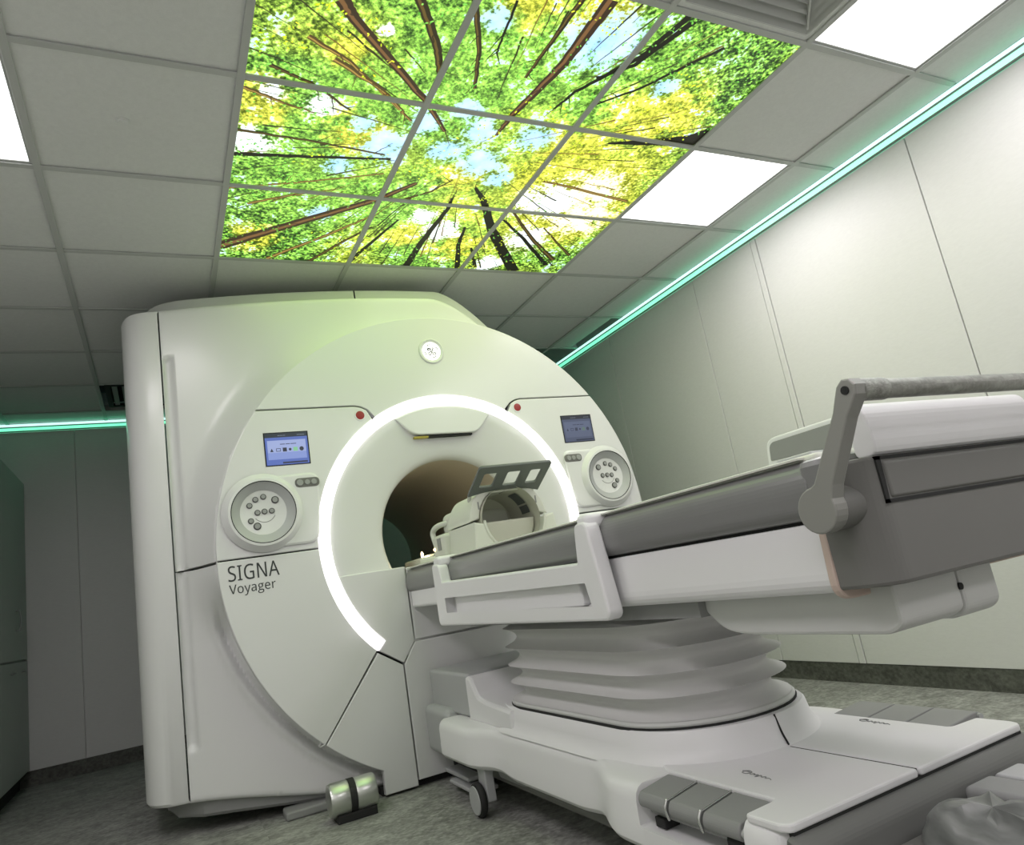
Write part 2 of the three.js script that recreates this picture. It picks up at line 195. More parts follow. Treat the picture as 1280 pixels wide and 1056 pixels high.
// ceiling: slab above, lay-in tiles and T-bars below it
const ceiling = struct('ceiling', box(XL - 0.12, XR + 0.12, TOP, TOP + 0.1, ZB - 0.12, ZF + 0.12), M.void_);
const cell = (i, j) => [i * 0.6, (i + 1) * 0.6, -(j + 1) * 0.6, -j * 0.6]; // x0,x1,z0,z1
const LIGHTS = [[3, 0], [3, -2], [3, -4], [3, -6], [-2, 0], [-2, -2], [-2, -4], [-2, -6], [1, -4], [1, -6]];  // last row and middle column: unseen panels added to even out the light
const isIn = (l, i, j) => l.some((q) => q[0] === i && q[1] === j);
function ceilPart(name, geo, m) { const o = new THREE.Mesh(geo, m); o.name = name; o.castShadow = o.receiveShadow = true; ceiling.add(o); }
for (let i = -3; i <= 4; i++) for (let j = -8; j <= 6; j++) {
  let [x0, x1, z0, z1] = cell(i, j); x0 = Math.max(x0, XL + 0.01); x1 = Math.min(x1, XR - 0.02); z0 = Math.max(z0, ZB + 0.03); z1 = Math.min(z1, ZF - 0.01);
  if (x1 - x0 < 0.03 || z1 - z0 < 0.03) continue;
  if (i >= 0 && i <= 2 && j >= -1 && j <= 1) continue; if (isIn(LIGHTS, i, j)) continue; if (i === 2 && j === -2) continue;
  if (j >= 4 && i >= 2) continue; if (j === 5 && i === -1) continue;
  if (j === 3 && i === 4) x1 = 2.60;
  ceilPart('tile', uvMeters(rbox(x0 + 0.004, x1 - 0.004, H + 0.002, H + 0.018, z0 + 0.004, z1 - 0.004, 0.004, 1), 'x', 'z', 1.2), M.tile);
}
for (let i = -2; i <= 4; i++) ceilPart('ceiling_bar', merge(rbox(i * 0.6 - 0.012, i * 0.6 + 0.012, H - 0.006, H + 0.001, ZB + 0.02, ZF, 0.002, 1), box(i * 0.6 - 0.002, i * 0.6 + 0.002, H, H + 0.04, ZB + 0.02, ZF)), M.tbar);
for (let j = -7; j <= 6; j++) { const xe = j > 4 ? 1.3 : XR - 0.05; ceilPart('ceiling_bar', merge(rbox(XL, xe, H - 0.0055, H + 0.001, -j * 0.6 - 0.012, -j * 0.6 + 0.012, 0.002, 1), box(XL, xe, H, H + 0.04, -j * 0.6 - 0.002, -j * 0.6 + 0.002)), M.tbar); }

// ceiling light panels
const lightLabels = { '3,0': 'glowing square ceiling light beside the sunlit corner of the forest picture', '3,-2': 'glowing square ceiling light beside the slatted air grille, cut by the top edge', '3,-4': 'glowing square ceiling light behind the viewer by the right wall', '-2,0': 'glowing square ceiling light cut off by the left edge of the photo', '3,-6': 'added unseen ceiling light behind the viewer, last by the right wall', '-2,-6': 'added unseen ceiling light behind the viewer, last on the left', '1,-4': 'added unseen ceiling light behind the viewer, over the middle of the room', '1,-6': 'added unseen ceiling light far behind the viewer, middle of the last row', '-2,-2': 'glowing square ceiling light out of view on the left', '-2,-4': 'glowing square ceiling light behind the viewer on the left' };
for (const [i, j] of LIGHTS) {
  const [x0, x1, z0, z1] = cell(i, j), cx = (x0 + x1) / 2, cz = (z0 + z1) / 2;
  const t = thing('ceiling_light', lightLabels[`${i},${j}`], 'ceiling light', [cx, H, cz], 'square ceiling lights');
  part('frame', extXZ([[x0 + 0.008, z0 + 0.008], [x1 - 0.008, z0 + 0.008], [x1 - 0.008, z1 - 0.008], [x0 + 0.008, z1 - 0.008]], H + 0.001, H + 0.03, 0, [[[x0 + 0.02, z0 + 0.02], [x0 + 0.02, z1 - 0.02], [x1 - 0.02, z1 - 0.02], [x1 - 0.02, z0 + 0.02]]]), M.tbar, t);
  part('diffuser', box(x0 + 0.018, x1 - 0.018, H + 0.004, H + 0.014, z0 + 0.018, z1 - 0.018), M.lightPanel, t);
  areaLight(0xfff5fb, PANEL_L, 0.56, 0.56, [cx, H - 0.008, cz], [cx, 0, cz + 1e-4]);
}
// forest panels
const rowsN = ['front', 'middle', 'back'], skyLabels = [
  ['backlit forest panel with a thick sloping brown trunk, left column beside bare tiles, nearest row', 'backlit forest panel with one long trunk pointing inwards, nearest row, between two leafy panels', 'backlit forest panel of yellow-green leaves below the slatted air grille'],
  ['backlit forest panel with level trunks and blue sky, middle of the left column', 'centre backlit forest panel with blue sky gaps and no border tile', 'backlit forest panel with sun glare beside the glowing square light'],
  ['backlit forest panel with a thick red-brown trunk in the corner above the scanner', 'backlit forest panel with thin branching trees, middle of the row above the scanner', 'backlit forest panel with a dark forked trunk, right end of the row above the scanner']];
const skyTint = [[[0.5, 0.8, 0.3], [0.6, 0.9, 0.4], [0.6, 0.8, 0.25]], [[0.6, 0.9, 0.5], [0.7, 1, 0.5], [0.95, 1, 0.55]], [[0.5, 0.7, 0.25], [0.75, 0.95, 0.45], [0.9, 0.95, 0.5]]];
for (let i = 0; i < 3; i++) for (let r = 0; r < 3; r++) {
  const [x0, x1, z0, z1] = cell(i, r - 1), cx = (x0 + x1) / 2, cz = (z0 + z1) / 2;
  const t = thing('forest_panel', skyLabels[r][i], 'light panel', [cx, H, cz], 'backlit forest ceiling panels');
  part('casing', box(x0 + 0.008, x1 - 0.008, H + 0.012, H + 0.05, z0 + 0.008, z1 - 0.008), M.alu, t);
  const g = box(x0 + 0.006, x1 - 0.006, H + 0.003, H + 0.011, z0 + 0.006, z1 - 0.006), p = g.attributes.position, u = new Float32Array(p.count * 2);
  for (let k = 0; k < p.count; k++) { u[2 * k] = p.getX(k) / 1.8; u[2 * k + 1] = (0.6 - p.getZ(k)) / 1.8; } g.setAttribute('uv', new THREE.BufferAttribute(u, 2));
  part('print', g, M.forest, t, 'glowing print of treetops seen from below');
  const c = skyTint[r][i]; areaLight(lin(...c), SKY_L, 0.57, 0.57, [cx, H - 0.009, cz], [cx, 0, cz + 1e-4]);
}
{ // four-way air diffuser by the forest picture
  const [x0, x1, z0, z1] = cell(2, -2), cx = (x0 + x1) / 2, cz = (z0 + z1) / 2, t = thing('ceiling_vent', 'square grey four-way air grille with slats beside the forest picture', 'vent', [cx, H, cz]);
  const ring = (a, b, y0, y1) => extXZ([[cx - a, cz - a], [cx + a, cz - a], [cx + a, cz + a], [cx - a, cz + a]], y0, y1, 0, [[[cx - b, cz - b], [cx - b, cz + b], [cx + b, cz + b], [cx + b, cz - b]]]);
  part('frame', ring(0.29, 0.268, H + 0.001, H + 0.012), M.tile, t); part('backing', box(x0 + 0.03, x1 - 0.03, H + 0.06, H + 0.065, z0 + 0.03, z1 - 0.03), M.void_, t);
  for (let k = 0; k < 6; k++) for (let s = 0; s < 4; s++) { const a = 0.27 - k * 0.036, g = new THREE.BoxGeometry(a * 2 - 0.006, 0.003, 0.044); g.rotateX(-0.8); g.translate(0, H + 0.017, -a + 0.014); g.rotateY(s * Math.PI / 2); g.translate(cx, 0, cz); part('slat', g, M.tbar, t); }
  for (let s = 0; s < 4; s++) { const g = new THREE.BoxGeometry(0.006, 0.03, 0.34); g.translate(0, H + 0.013, 0.18); g.rotateY(Math.PI / 4 + s * Math.PI / 2); g.translate(cx, 0, cz); part('corner_bar', g, M.tbar, t); }
}
{ // dark grille far back on the ceiling
  const t = thing('ceiling_grille', 'small dark slatted grille in the far ceiling behind the scanner', 'vent', [-0.3, H, -3.25]);
  part('frame', extXZ([[-0.56, -3.5], [-0.04, -3.5], [-0.04, -3.0], [-0.56, -3.0]], H - 0.008, H + 0.012, 0, [[[-0.53, -3.47], [-0.53, -3.03], [-0.07, -3.03], [-0.07, -3.47]]]), M.gap, t);
  for (let k = 0; k < 8; k++) part('slat', box(-0.52 + k * 0.058, -0.49 + k * 0.058, H - 0.004, H + 0.004, -3.46, -3.04), M.midGrey, t);
  part('backing', box(-0.55, -0.05, H + 0.03, H + 0.035, -3.49, -3.01), M.void_, t);
}
{ // smoke-detector sized dot on the left tile
  const t = thing('ceiling_stud', 'tiny round stud on the plain ceiling tile left of the forest', 'stud', [-0.33, H, -0.3]); part('cap', cyl([-0.33, H - 0.006, -0.3], [-0.33, H + 0.003, -0.3], 0.014, 0.018, 16), M.tile, t); part('rim', cyl([-0.33, H - 0.001, -0.3], [-0.33, H + 0.003, -0.3], 0.021, 0.021, 16), M.tile, t);
}
// LED strips under the ceiling edge
{
  const a = thing('led_strip', 'thin green glowing light strip along the top of the right wall', 'light strip', [XR - 0.01, 2.37, -0.5]);
  part('channel', merge(box(XR - 0.03, XR - 0.0125, 2.345, 2.35, ZB + 0.035, ZF - 0.002), box(XR - 0.03, XR - 0.0125, 2.374, 2.384, ZB + 0.035, ZF - 0.002), box(XR - 0.034, XR - 0.0125, 2.401, 2.406, ZB + 0.035, ZF - 0.002)), M.alu, a);
  part('diffuser', rbox(XR - 0.034, XR - 0.0125, 2.384, 2.4005, ZB + 0.035, ZF - 0.002, 0.004, 2), M.ledCore, a, 'bright mint-white line of light'); part('reflected_glow', rbox(XR - 0.031, XR - 0.0125, 2.347, 2.375, ZB + 0.035, ZF - 0.002, 0.004, 2), M.ledReflection, a, 'green band of light');  // lower green band is emission standing in for the strip reflected on the wall
  areaLight(lin(0.05, 1, 0.45), LED_L, 8.3, 0.03, [XR - 0.037, 2.37, 0.31], [XR - 1.037, 1.9, 0.31]);
  const b = thing('led_strip', 'thin green glowing light strip along the top of the back wall', 'light strip', [0.5, 2.37, ZB + 0.02]);
  part('channel', merge(box(XL, XR - 0.04, 2.345, 2.35, ZB + 0.0125, ZB + 0.03), box(XL, XR - 0.04, 2.372, 2.38, ZB + 0.0125, ZB + 0.03)), M.alu, b);
  part('diffuser', rbox(XL, XR - 0.04, 2.38, 2.397, ZB + 0.0125, ZB + 0.034, 0.004, 2), M.ledCore, b); part('reflected_glow', rbox(XL, XR - 0.04, 2.35, 2.372, ZB + 0.0125, ZB + 0.028, 0.004, 2), M.ledReflection, b);  // green band below paints the strip's reflection as emission
  areaLight(lin(0.05, 1, 0.45), LED_L, 4.2, 0.03, [0.56, 2.37, ZB + 0.037], [0.56, 1.9, ZB + 1.037]);
}
{ // tall cupboard in the far left corner
  const t = thing('storage_cabinet', 'tall pale cupboard in the dim green far left corner', 'cabinet', [-1.34, 0, -3.3]); const zf = -2.72, z0 = ZB + 0.016;
  part('body', box(XL + 0.004, -1.136, 0.1, 1.97, z0, zf), M.cab, t); part('plinth', box(XL + 0.004, -1.17, 0, 0.1, z0, zf), M.gap, t);
  const d = part('door', rbox(-1.134, -1.116, 0.79, 1.968, z0 + 0.003, zf - 0.003, 0.003, 1), M.cab, t);
  part('handle', tube([[-1.116, 0.97, -3.47], [-1.098, 0.97, -3.47], [-1.098, 1.09, -3.47], [-1.116, 1.09, -3.47]], 0.006, 16, 6), M.alu, d);
  const e = part('drawer', rbox(-1.134, -1.116, 0.105, 0.78, z0 + 0.003, zf - 0.003, 0.003, 1), M.cab, t); for (const z of [-3.66, -3.3]) part('handle', tube([[-1.117, 0.72, z - 0.03], [-1.103, 0.72, z - 0.03], [-1.103, 0.72, z + 0.03], [-1.117, 0.72, z + 0.03]], 0.005, 12, 6), M.alu, e);
}

// ------------------------------------------------------------ the scanner
const CX = 0.96, CY = 1.04, ZD = -1.15, YS = 1.035;
const scan = thing('mri_scanner', 'large white body scanner with round bore, glowing ring and control pads', 'scanner', [CX, 0, -2.0]);
const zf = (x) => -1.185 - 0.1376 * (x - 1) ** 2;
const yT = (x) => 2.225 - 1.25 * Math.max(0, x - 1) ** 1.6;
const yB = (x) => 0.13 + (0.03 - 0.13) * sm(-0.3, 0.5, x);
const groove = (x, y) => (x < -0.2 && x > -0.2445 ? -0.02 * Math.sin(Math.PI * (x + 0.2445) / 0.0445) ** 0.7 : 0) * sm(0.31, 0.35, y) * (1 - sm(1.975, 2.0, y));
const colsX = [-0.246, -0.2455, -0.2445, -0.241, -0.236, -0.23, -0.222, -0.214, -0.208, -0.203, -0.2, -0.19]; for (let k = 0; k <= 78; k++) colsX.push(-0.18 + k * 0.01); for (let k = 1; k <= 42; k++) colsX.push(0.6 + k * 0.03);
// front surface: bowed in plan, swelling forward to the round face above, channelled round it below
function frontZ(x, y) { const r = Math.hypot(x - CX, y - CY), d = r - 1.06, z = zf(x), w = sm(0.72, 1.0, y), b = d < 0 ? 1 : Math.max(0, 1 - d / 0.16) ** 2.3;
  return z + groove(x, y) + Math.max(0, -1.19 - z) * b * w + (1 - w) * (x < CX ? 0.008 * Math.exp(-(((r - 1.108) / 0.012) ** 2)) - 0.035 * Math.exp(-(((r - 1.076) / 0.015) ** 2)) : 0); }
function cover(y0f, y1f, rollTop, rollBot) {
  const rows = [], body = (x, y) => [x, y, frontZ(x, y)], X = colsX.filter((x) => x <= 1.84);
  const wrap = (row) => { const a = row[0], b = row[row.length - 1]; return [[a[0] + 0.0005, a[1], a[2] - 0.05], [a[0], a[1], a[2] - 0.003], ...row.map((p, k) => (k === 0 ? [p[0] + 0.002, p[1], p[2]] : p)), [b[0], b[1], b[2] - 0.3]]; };
  const R = 0.016;
  rows.push(X.map((x) => [x, y0f(x), zf(x) - (rollBot ? 0.2 : 0.03)])); if (rollBot) rows.push(X.map((x) => [x, y0f(x), zf(x) - R]), X.map((x) => [x, y0f(x) + R * 0.3, zf(x) - R * 0.3]), X.map((x) => body(x, y0f(x) + R))); else rows.push(X.map((x) => [x, y0f(x), zf(x) - 0.004]), X.map((x) => body(x, y0f(x) + 0.003)));
  for (let k = 1; k < 110; k++) rows.push(X.map((x) => body(x, y0f(x) + 0.02 + (y1f(x) - y0f(x) - 0.04) * k / 110)));
  if (rollTop) rows.push(X.map((x) => body(x, y1f(x) - R)), X.map((x) => [x, y1f(x) - R * 0.3, zf(x) - R * 0.3]), X.map((x) => [x, y1f(x), zf(x) - R]), X.map((x) => [x, y1f(x), zf(x) - 0.25])); else rows.push(X.map((x) => body(x, y1f(x) - 0.003)), X.map((x) => [x, y1f(x), zf(x) - 0.004]), X.map((x) => [x, y1f(x), zf(x) - 0.03]));
  return drop(surf(rows.map(wrap), 1.25), (x, y) => Math.hypot(x - CX, y - CY) < 1.0);
}
part('upper_front_cover', cover(() => YS + 0.003, yT, true, false), M.white, scan); part('lower_front_cover', cover(yB, () => YS - 0.003, false, true), M.white, scan);
{ // rounded left side cover, top caps, core, skirt
  const path = [[-0.2545, -1.46], [-0.254, -1.402], [-0.252, -1.3995], [-0.27, -1.4025], [-0.29, -1.4065], [-0.305, -1.4105], [-0.32, -1.416], [-0.335, -1.4235], [-0.35, -1.434], [-0.365, -1.449], [-0.378, -1.467], [-0.389, -1.49], [-0.398, -1.52], [-0.403, -1.555], [-0.405, -1.6], [-0.405, -2.0], [-0.405, -3.04]].reverse();
  const ins = (p, d) => [p[0] + (CX - p[0]) * d * 0.75, p[1] + (-2.0 - p[1]) * d * 1.2]; const lv = [[0.13, 0.12], [0.13, 0.02], [0.134, 0.008], [0.146, 0], [0.8, 0], [1.5, 0], [2.205, 0], [2.219, 0.006], [2.225, 0.02], [2.225, 0.14]];
  part('side_cover', surf(lv.map(([y, d]) => path.map((p) => { const q = ins(p, d); return [q[0], y, q[1]]; })), 0.6), M.white, scan);
  const capTop = (x) => 2.322 - 1.28 * Math.max(0, x - 1.08) ** 1.52, cap = (xa, xb, roundL) => {
    const X = []; for (let k = 0; k <= 40; k++) X.push(xa + (xb - xa) * k / 40); const dz = (x) => -0.12 - (roundL ? 0.16 * (1 - Math.sqrt(Math.max(0, 1 - (1 - Math.min(1, (x - xa) / 0.2)) ** 2))) : 0), dy = (x) => (roundL ? -0.03 * (1 - Math.min(1, (x - xa) / 0.1)) ** 2 : 0);
    const prof = [[-0.12, 0], [-0.02, 0], [-0.006, -0.005], [0, -0.018], [0, -1.5]]; return surf(prof.map(([y, z]) => X.map((x) => [x, capTop(x) + dy(x) + y, zf(x) + dz(x) + z])), 0.6); };
  part('top_cap', cap(-0.33, 0.645, true), M.offWhite, scan); part('top_cap', cap(0.652, 1.55, false), M.offWhite, scan);
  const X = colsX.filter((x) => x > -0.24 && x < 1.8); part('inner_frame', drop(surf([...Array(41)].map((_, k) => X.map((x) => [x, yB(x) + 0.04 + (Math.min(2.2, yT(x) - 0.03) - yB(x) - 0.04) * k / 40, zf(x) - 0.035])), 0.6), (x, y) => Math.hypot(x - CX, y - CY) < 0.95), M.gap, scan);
  // solid flank behind so that the room is closed off: left wall is the side cover, right flank and rear
  part('rear_cover', merge(extXY([...Array(60)].map((_, k) => { const a = -0.62 + k / 59 * 4.38; return [CX + 1.0 * Math.cos(a), Math.max(0.06, CY + 1.0 * Math.sin(a))]; }), -3.06, -3.04, 0.005, [[...Array(48)].map((_, k) => [CX + 0.37 * Math.cos(-k / 48 * 6.2832), CY + 0.37 * Math.sin(-k / 48 * 6.2832)])])), M.white, scan);
  // right flank cover: drum behind the face
  const drum = []; for (const z of [-3.04, -1.42, -1.4]) drum.push([...Array(50)].map((_, k) => { const a = -1.15 + k / 49 * 2.75, r = z === -1.4 ? 1.0 : 1.03; return [CX + r * Math.cos(a), Math.max(0.06, CY + r * Math.sin(a)), z]; })); part('right_cover', surf(drum), M.white, scan);
  const peek = []; for (const [r, z] of [[1.03, -1.55], [1.085, -1.5], [1.09, -1.45], [1.08, -1.42], [1.03, -1.41]]) peek.push([...Array(24)].map((_, k) => { const a = 0.55 + k / 23 * 0.55; return [CX + 0.03 + r * Math.cos(a), CY + 0.02 + r * Math.sin(a), z]; })); part('edge_trim', surf(peek), M.offWhite, scan);
  // plinth below the covers
  const yk = (x) => 0.066 + (0.026 - 0.066) * sm(-0.3, 0.35, x); const KX = [-0.33, -0.32, -0.29, -0.2, -0.1, 0, 0.1, 0.2, 0.3, 0.43], kz = (x) => zf(x) - 0.035 - 0.25 * sm(-0.27, -0.33, x) * 1;
  part('plinth', surf([KX.map((x) => [x, yk(x), zf(x) - 0.35]), KX.map((x) => [x, yk(x), kz(x) - 0.012]), KX.map((x) => [x, yk(x) + 0.012, kz(x)]), KX.map((x) => [x, yB(x) + 0.02, kz(x)])], 0.6), M.midGrey, scan);
  part('levelling_foot', rbox(0.085, 0.3, 0.0, 0.034, -1.34, -1.235, 0.01), M.midGrey, scan); part('chassis', merge(box(-0.2, 1.9, 0.0, 0.12, -2.7, -1.9), box(0.46, 1.46, 0.0, 0.03, -1.9, -1.19)), M.gap, scan);
}
const arc = (r, a0, a1, n = 40) => [...Array(n + 1)].map((_, k) => { const a = a0 + (a1 - a0) * k / n; return [CX + r * Math.cos(a), CY + r * Math.sin(a)]; });
const aAt = (r, y) => Math.asin((y - CY) / r), mir = (p) => p.map(([x, y]) => [2 * CX - x, y]).reverse();
{
  const RO = 1.06, RI = 0.655, g = 0.0028, PI = Math.PI;
  // face panels (flat plates with rounded edges and open joints)
  const Zb = ZD - 0.035;
  const yJ = 1.658; // upper joint
  const top = [...arc(RO, aAt(RO, yJ + g), PI - aAt(RO, yJ + g), 70), [0.53, yJ + g], [0.56, yJ - 0.003], [0.588, 1.641], [0.624, 1.604 + g], ...arc(RI, PI - aAt(RI, 1.598), aAt(RI, 1.598), 60), [2 * CX - 0.624, 1.604 + g], [2 * CX - 0.588, 1.641], [2 * CX - 0.56, yJ - 0.003], [2 * CX - 0.53, yJ + g]];
  const face = (name, pts, label) => part(name, extXY(pts, Zb, ZD, 0.004), M.white, scan, label);
  face('upper_face_panel', top);
  const ctl = [...arc(RO, PI - aAt(RO, yJ - g), PI - aAt(RO, YS + g), 30), ...arc(RI, PI - aAt(RI, YS + g), PI - aAt(RI, 1.592), 24), [0.584, 1.636], [0.558, yJ - 0.009], [0.53, yJ - g]];
  face('control_panel', ctl); face('control_panel', mir(ctl));
  const low = [...arc(RO, PI - aAt(RO, YS - g), PI + 0.825, 36), [0.224, 0.256], [0.4965, 0.572], ...arc(RI, PI + 0.795, PI - aAt(RI, YS - g), 30)];
  face('lower_face_panel', low); face('lower_face_panel', mir(low));
  const wedge = [[0.5, 0.564], ...arc(RO, PI + 0.835, PI + 1.085, 14), [0.463, 0.01], [0.604, 0.01], [0.604, 0.494]];
  face('bottom_face_panel', wedge); face('bottom_face_panel', mir(wedge));
  // lower inner fill below the bore with the docking column
  const ci = 0.602; const fill = [...arc(ci, PI + Math.asin((CY - 0.905) / ci), PI + 0.799, 20), [0.507, 0.572], [0.609, 0.502], [0.667, 0.582], [0.667, 0.905]];
  part('bore_apron', extXY(fill, -1.3, ZD - 0.002, 0.004), M.white, scan); part('bore_apron', extXY(mir(fill), -1.3, ZD - 0.002, 0.004), M.white, scan);
  part('dock_panel', extXY([[0.673, 0.588], [1.247, 0.588], [1.247, 0.9], [0.673, 0.9]], -1.3, ZD - 0.004, 0.004), M.white, scan); part('dock_panel', extXY([[0.61, 0.03], [1.31, 0.03], [1.31, 0.495], [1.25, 0.58], [0.67, 0.58], [0.61, 0.495]], -1.3, ZD - 0.003, 0.004), M.white, scan);
  // dark backing under the joints
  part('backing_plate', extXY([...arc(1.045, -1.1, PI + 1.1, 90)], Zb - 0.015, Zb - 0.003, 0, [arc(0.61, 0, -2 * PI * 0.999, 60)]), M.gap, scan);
  part('face_rim', surf([[1.056, -1.16], [1.06, -1.168], [1.06, -1.21], [1.05, -1.4]].map(([r, z]) => [...Array(60)].map((_, k) => { const a = -1.0 + k / 59 * (PI + 2.0); return [CX + r * Math.cos(a), Math.max(0.02, CY + r * Math.sin(a)), z]; })), 0.8), M.white, scan);
  // light ring
  const rg = []; const A0 = -0.797, A1 = PI + 0.797; for (const [r, z] of [[0.603, -1.17], [0.6035, -1.152], [0.607, -1.146], [0.615, -1.143], [0.645, -1.143], [0.651, -1.146], [0.6535, -1.152], [0.654, -1.17]]) rg.push([...Array(121)].map((_, k) => { const a = A0 + (A1 - A0) * k / 120; return [CX + r * Math.cos(a), CY + r * Math.sin(a), z]; })); const endCap = (k) => { const pts = rg.map((row) => row[k]); return surf([pts, pts.map(() => [CX + 0.628 * Math.cos(k ? A1 : A0), CY + 0.628 * Math.sin(k ? A1 : A0), -1.16])], 0.5); }; const ringG = merge(surf(rg, 0.9), endCap(0), endCap(120)); part('light_ring', ringG, M.ring, scan, 'white glowing ring around the bore');
  for (let k = 0; k < 7; k++) { const a = A0 + 0.2 + (A1 - A0 - 0.4) * k / 6; const l = new THREE.PointLight(lin(1, 0.95, 0.97), 0.002, 0, 2); l.position.set(CX + 0.63 * Math.cos(a), CY + 0.63 * Math.sin(a), -1.10); l.castShadow = true; scene.add(l); }
  // funnel and bore
  const rev = (prof, n = 96) => surf(prof.map(([r, z]) => [...Array(n + 1)].map((_, k) => [CX + r * Math.cos(k / n * 2 * PI), CY + r * Math.sin(k / n * 2 * PI), z])), 0.9);
  part('bore_funnel', rev([[0.606, -1.16], [0.59, -1.156], [0.56, -1.16], [0.5, -1.172], [0.44, -1.187], [0.4, -1.198], [0.375, -1.207], [0.362, -1.216], [0.353, -1.23], [0.35, -1.25]]), M.white, scan);
  part('bore_liner', rev([[0.35, -1.25], [0.349, -1.6], [0.349, -2.6], [0.349, -2.98], [0.36, -3.05]]), M.bore, scan, 'dim beige tunnel inside the bore');
  part('bore_track', rbox(0.77, 1.15, 0.85, 0.899, -2.95, -1.16, 0.01), M.offWhite, scan);
  // hood at the top of the funnel
  const hood = roundPts([[0.792, 1.503], [1.128, 1.497], ...arc(0.598, aAt(0.598, 1.585), PI - aAt(0.598, 1.585), 16)], [0.045, 0.045, ...Array(17).fill(0)]);
  part('camera_hood', extXY(hood, -1.24, -1.147, 0.006), M.white, scan); part('hood_slot', box(0.81, 1.1, 1.4885, 1.4965, -1.19, -1.158), M.gap, scan); part('hood_tag', box(0.8, 0.87, 1.4875, 1.4965, -1.18, -1.1565), M.yellow, scan);
  // badge
  const bx = 0.947, by = 1.921; const dish = (r, z) => [...Array(49)].map((_, k) => [bx + r * Math.cos(k / 48 * 2 * PI), by + r * Math.sin(k / 48 * 2 * PI), z]);
  const badge = part('badge', surf([dish(0.066, ZD - 0.002), dish(0.064, ZD + 0.005), dish(0.059, ZD + 0.007), dish(0.05, ZD + 0.0015), dish(0.046, ZD + 0.001)], 0.8), M.white, scan); part('badge_disc', cyl([bx, by, ZD - 0.004], [bx, by, ZD + 0.003], 0.047, 0.047, 40), M.badge, badge, 'glowing round emblem');
  const mono = [[[-0.021, 0.006], [-0.018, 0.013], [-0.012, 0.016], [-0.007, 0.012], [-0.01, 0.005], [-0.016, 0.004], [-0.017, 0.009], [-0.008, 0.015], [-0.003, 0.008], [-0.002, -0.004], [-0.004, -0.016], [-0.011, -0.02], [-0.017, -0.014], [-0.012, -0.006], [-0.005, -0.004]], [[0.014, 0.013], [0.008, 0.017], [0.004, 0.012], [0.008, 0.006], [0.012, 0.007], [0.005, 0.004], [0.003, -0.006], [0.007, -0.016], [0.014, -0.019], [0.02, -0.013], [0.018, -0.006], [0.013, -0.006], [0.012, -0.011]]];
  part('emblem', merge(mono.map((s) => tube(s.map(([x, y]) => [bx + x, by + y, ZD + 0.0035]), 0.0019, 50, 5)), [0.1, 1.67, 3.25, 4.82].map((a0) => tube([0, 0.2, 0.4, 0.55].map((d, k) => { const r = 0.034 - (k === 3 ? 0.004 : 0), a = a0 + d; return [bx + r * Math.cos(a), by + r * Math.sin(a), ZD + 0.0035]; }), 0.0017, 12, 5))), M.ink, badge);
  // lettering
  const font = await new FontLoader().loadAsync('fonts/droid/droid_sans_regular.typeface.json');
  const txt = (s, x0, x1, y, h) => { const t = new TextGeometry(s, { font, size: 1, depth: 0.001, curveSegments: 6 }); t.computeBoundingBox(); const b = t.boundingBox; t.translate(-b.min.x, 0, 0); const sx = (x1 - x0) / (b.max.x - b.min.x); t.scale(sx, h / (s === 'SIGNA' ? b.max.y - b.min.y : b.max.y), 1); t.translate(x0, y, ZD); return t; };
  part('lettering', txt('SIGNA', -0.062, 0.135, 0.95, 0.062), M.ink, scan, 'dark word SIGNA'); part('lettering', txt('Voyager', -0.062, 0.116, 0.9, 0.036), M.ink, scan, 'smaller dark word Voyager');
  // control pads, both sides
  const keys = [[0.004, 0.065, 0], [-0.028, 0.056, 0], [-0.053, 0.033, 0], [0.05, 0.048, 1], [-0.024, 0.001, 0], [0.004, 0.003, 0], [0.033, 0.003, 0], [-0.052, -0.031, 0], [-0.029, -0.055, 1]];
  for (const s of [1, -1]) {
    const X = (x) => (s > 0 ? x : 2 * CX - x), kx = X(0.093), ky = 1.212, ring2 = (r, z) => [...Array(57)].map((_, k) => [kx + r * Math.cos(k / 56 * 2 * PI), ky + r * Math.sin(k / 56 * 2 * PI), z]);
    // raised pod
    const pod = roundPts([[X(-0.035), 1.36], [X(0.34), 1.366], [X(0.31), 1.06], [X(0.05), 1.062], [X(-0.055), 1.12]], [0.14, 0.05, 0.05, 0.12, 0.09], 10); const podG = s > 0 ? pod : pod.reverse();
    part('raised_pod', extXY(podG, ZD - 0.01, ZD + 0.011, 0.0105, []), M.white, scan);
    const pad = part('key_pad', surf([ring2(0.165, ZD + 0.006), ring2(0.152, ZD + 0.022), ring2(0.14, ZD + 0.036), ring2(0.13, ZD + 0.037), ring2(0.127, ZD + 0.034), ring2(0.094, ZD + 0.014), ring2(0.09, ZD + 0.0125), ring2(0.001, ZD + 0.013)], 0.5), M.white, scan, 'round dished pad of push buttons');
    part('pad_ring', surf([ring2(0.1285, ZD + 0.0365), ring2(0.1265, ZD + 0.0345), ring2(0.093, ZD + 0.0145)], 0.5), M.paleGrey, pad); part('pad_edge', new THREE.TorusGeometry(0.1285, 0.0022, 5, 64).translate(kx, ky, ZD + 0.036), M.gap, pad);
    part('pad_arc', tube([...Array(14)].map((_, k) => { const a = -2.5 + k / 13 * 2.0; return [kx + 0.004 * s + 0.046 * Math.cos(a), ky + 0.005 + 0.046 * Math.sin(a), ZD + 0.0132]; }), 0.0012, 20, 4), M.midGrey, pad);
    for (const [dx, dy, b] of keys) { const r = b ? 0.016 : 0.0125, x = kx + dx * s, y = ky + dy; const btn = part('push_button', merge(cyl([x, y, ZD + 0.011], [x, y, ZD + 0.019], r * 0.78, r * 0.68, 18)), M.button, pad); part('button_rim', cyl([x, y, ZD + 0.0105], [x, y, ZD + 0.016], r, r * 0.95, 18), M.buttonRim, btn); }
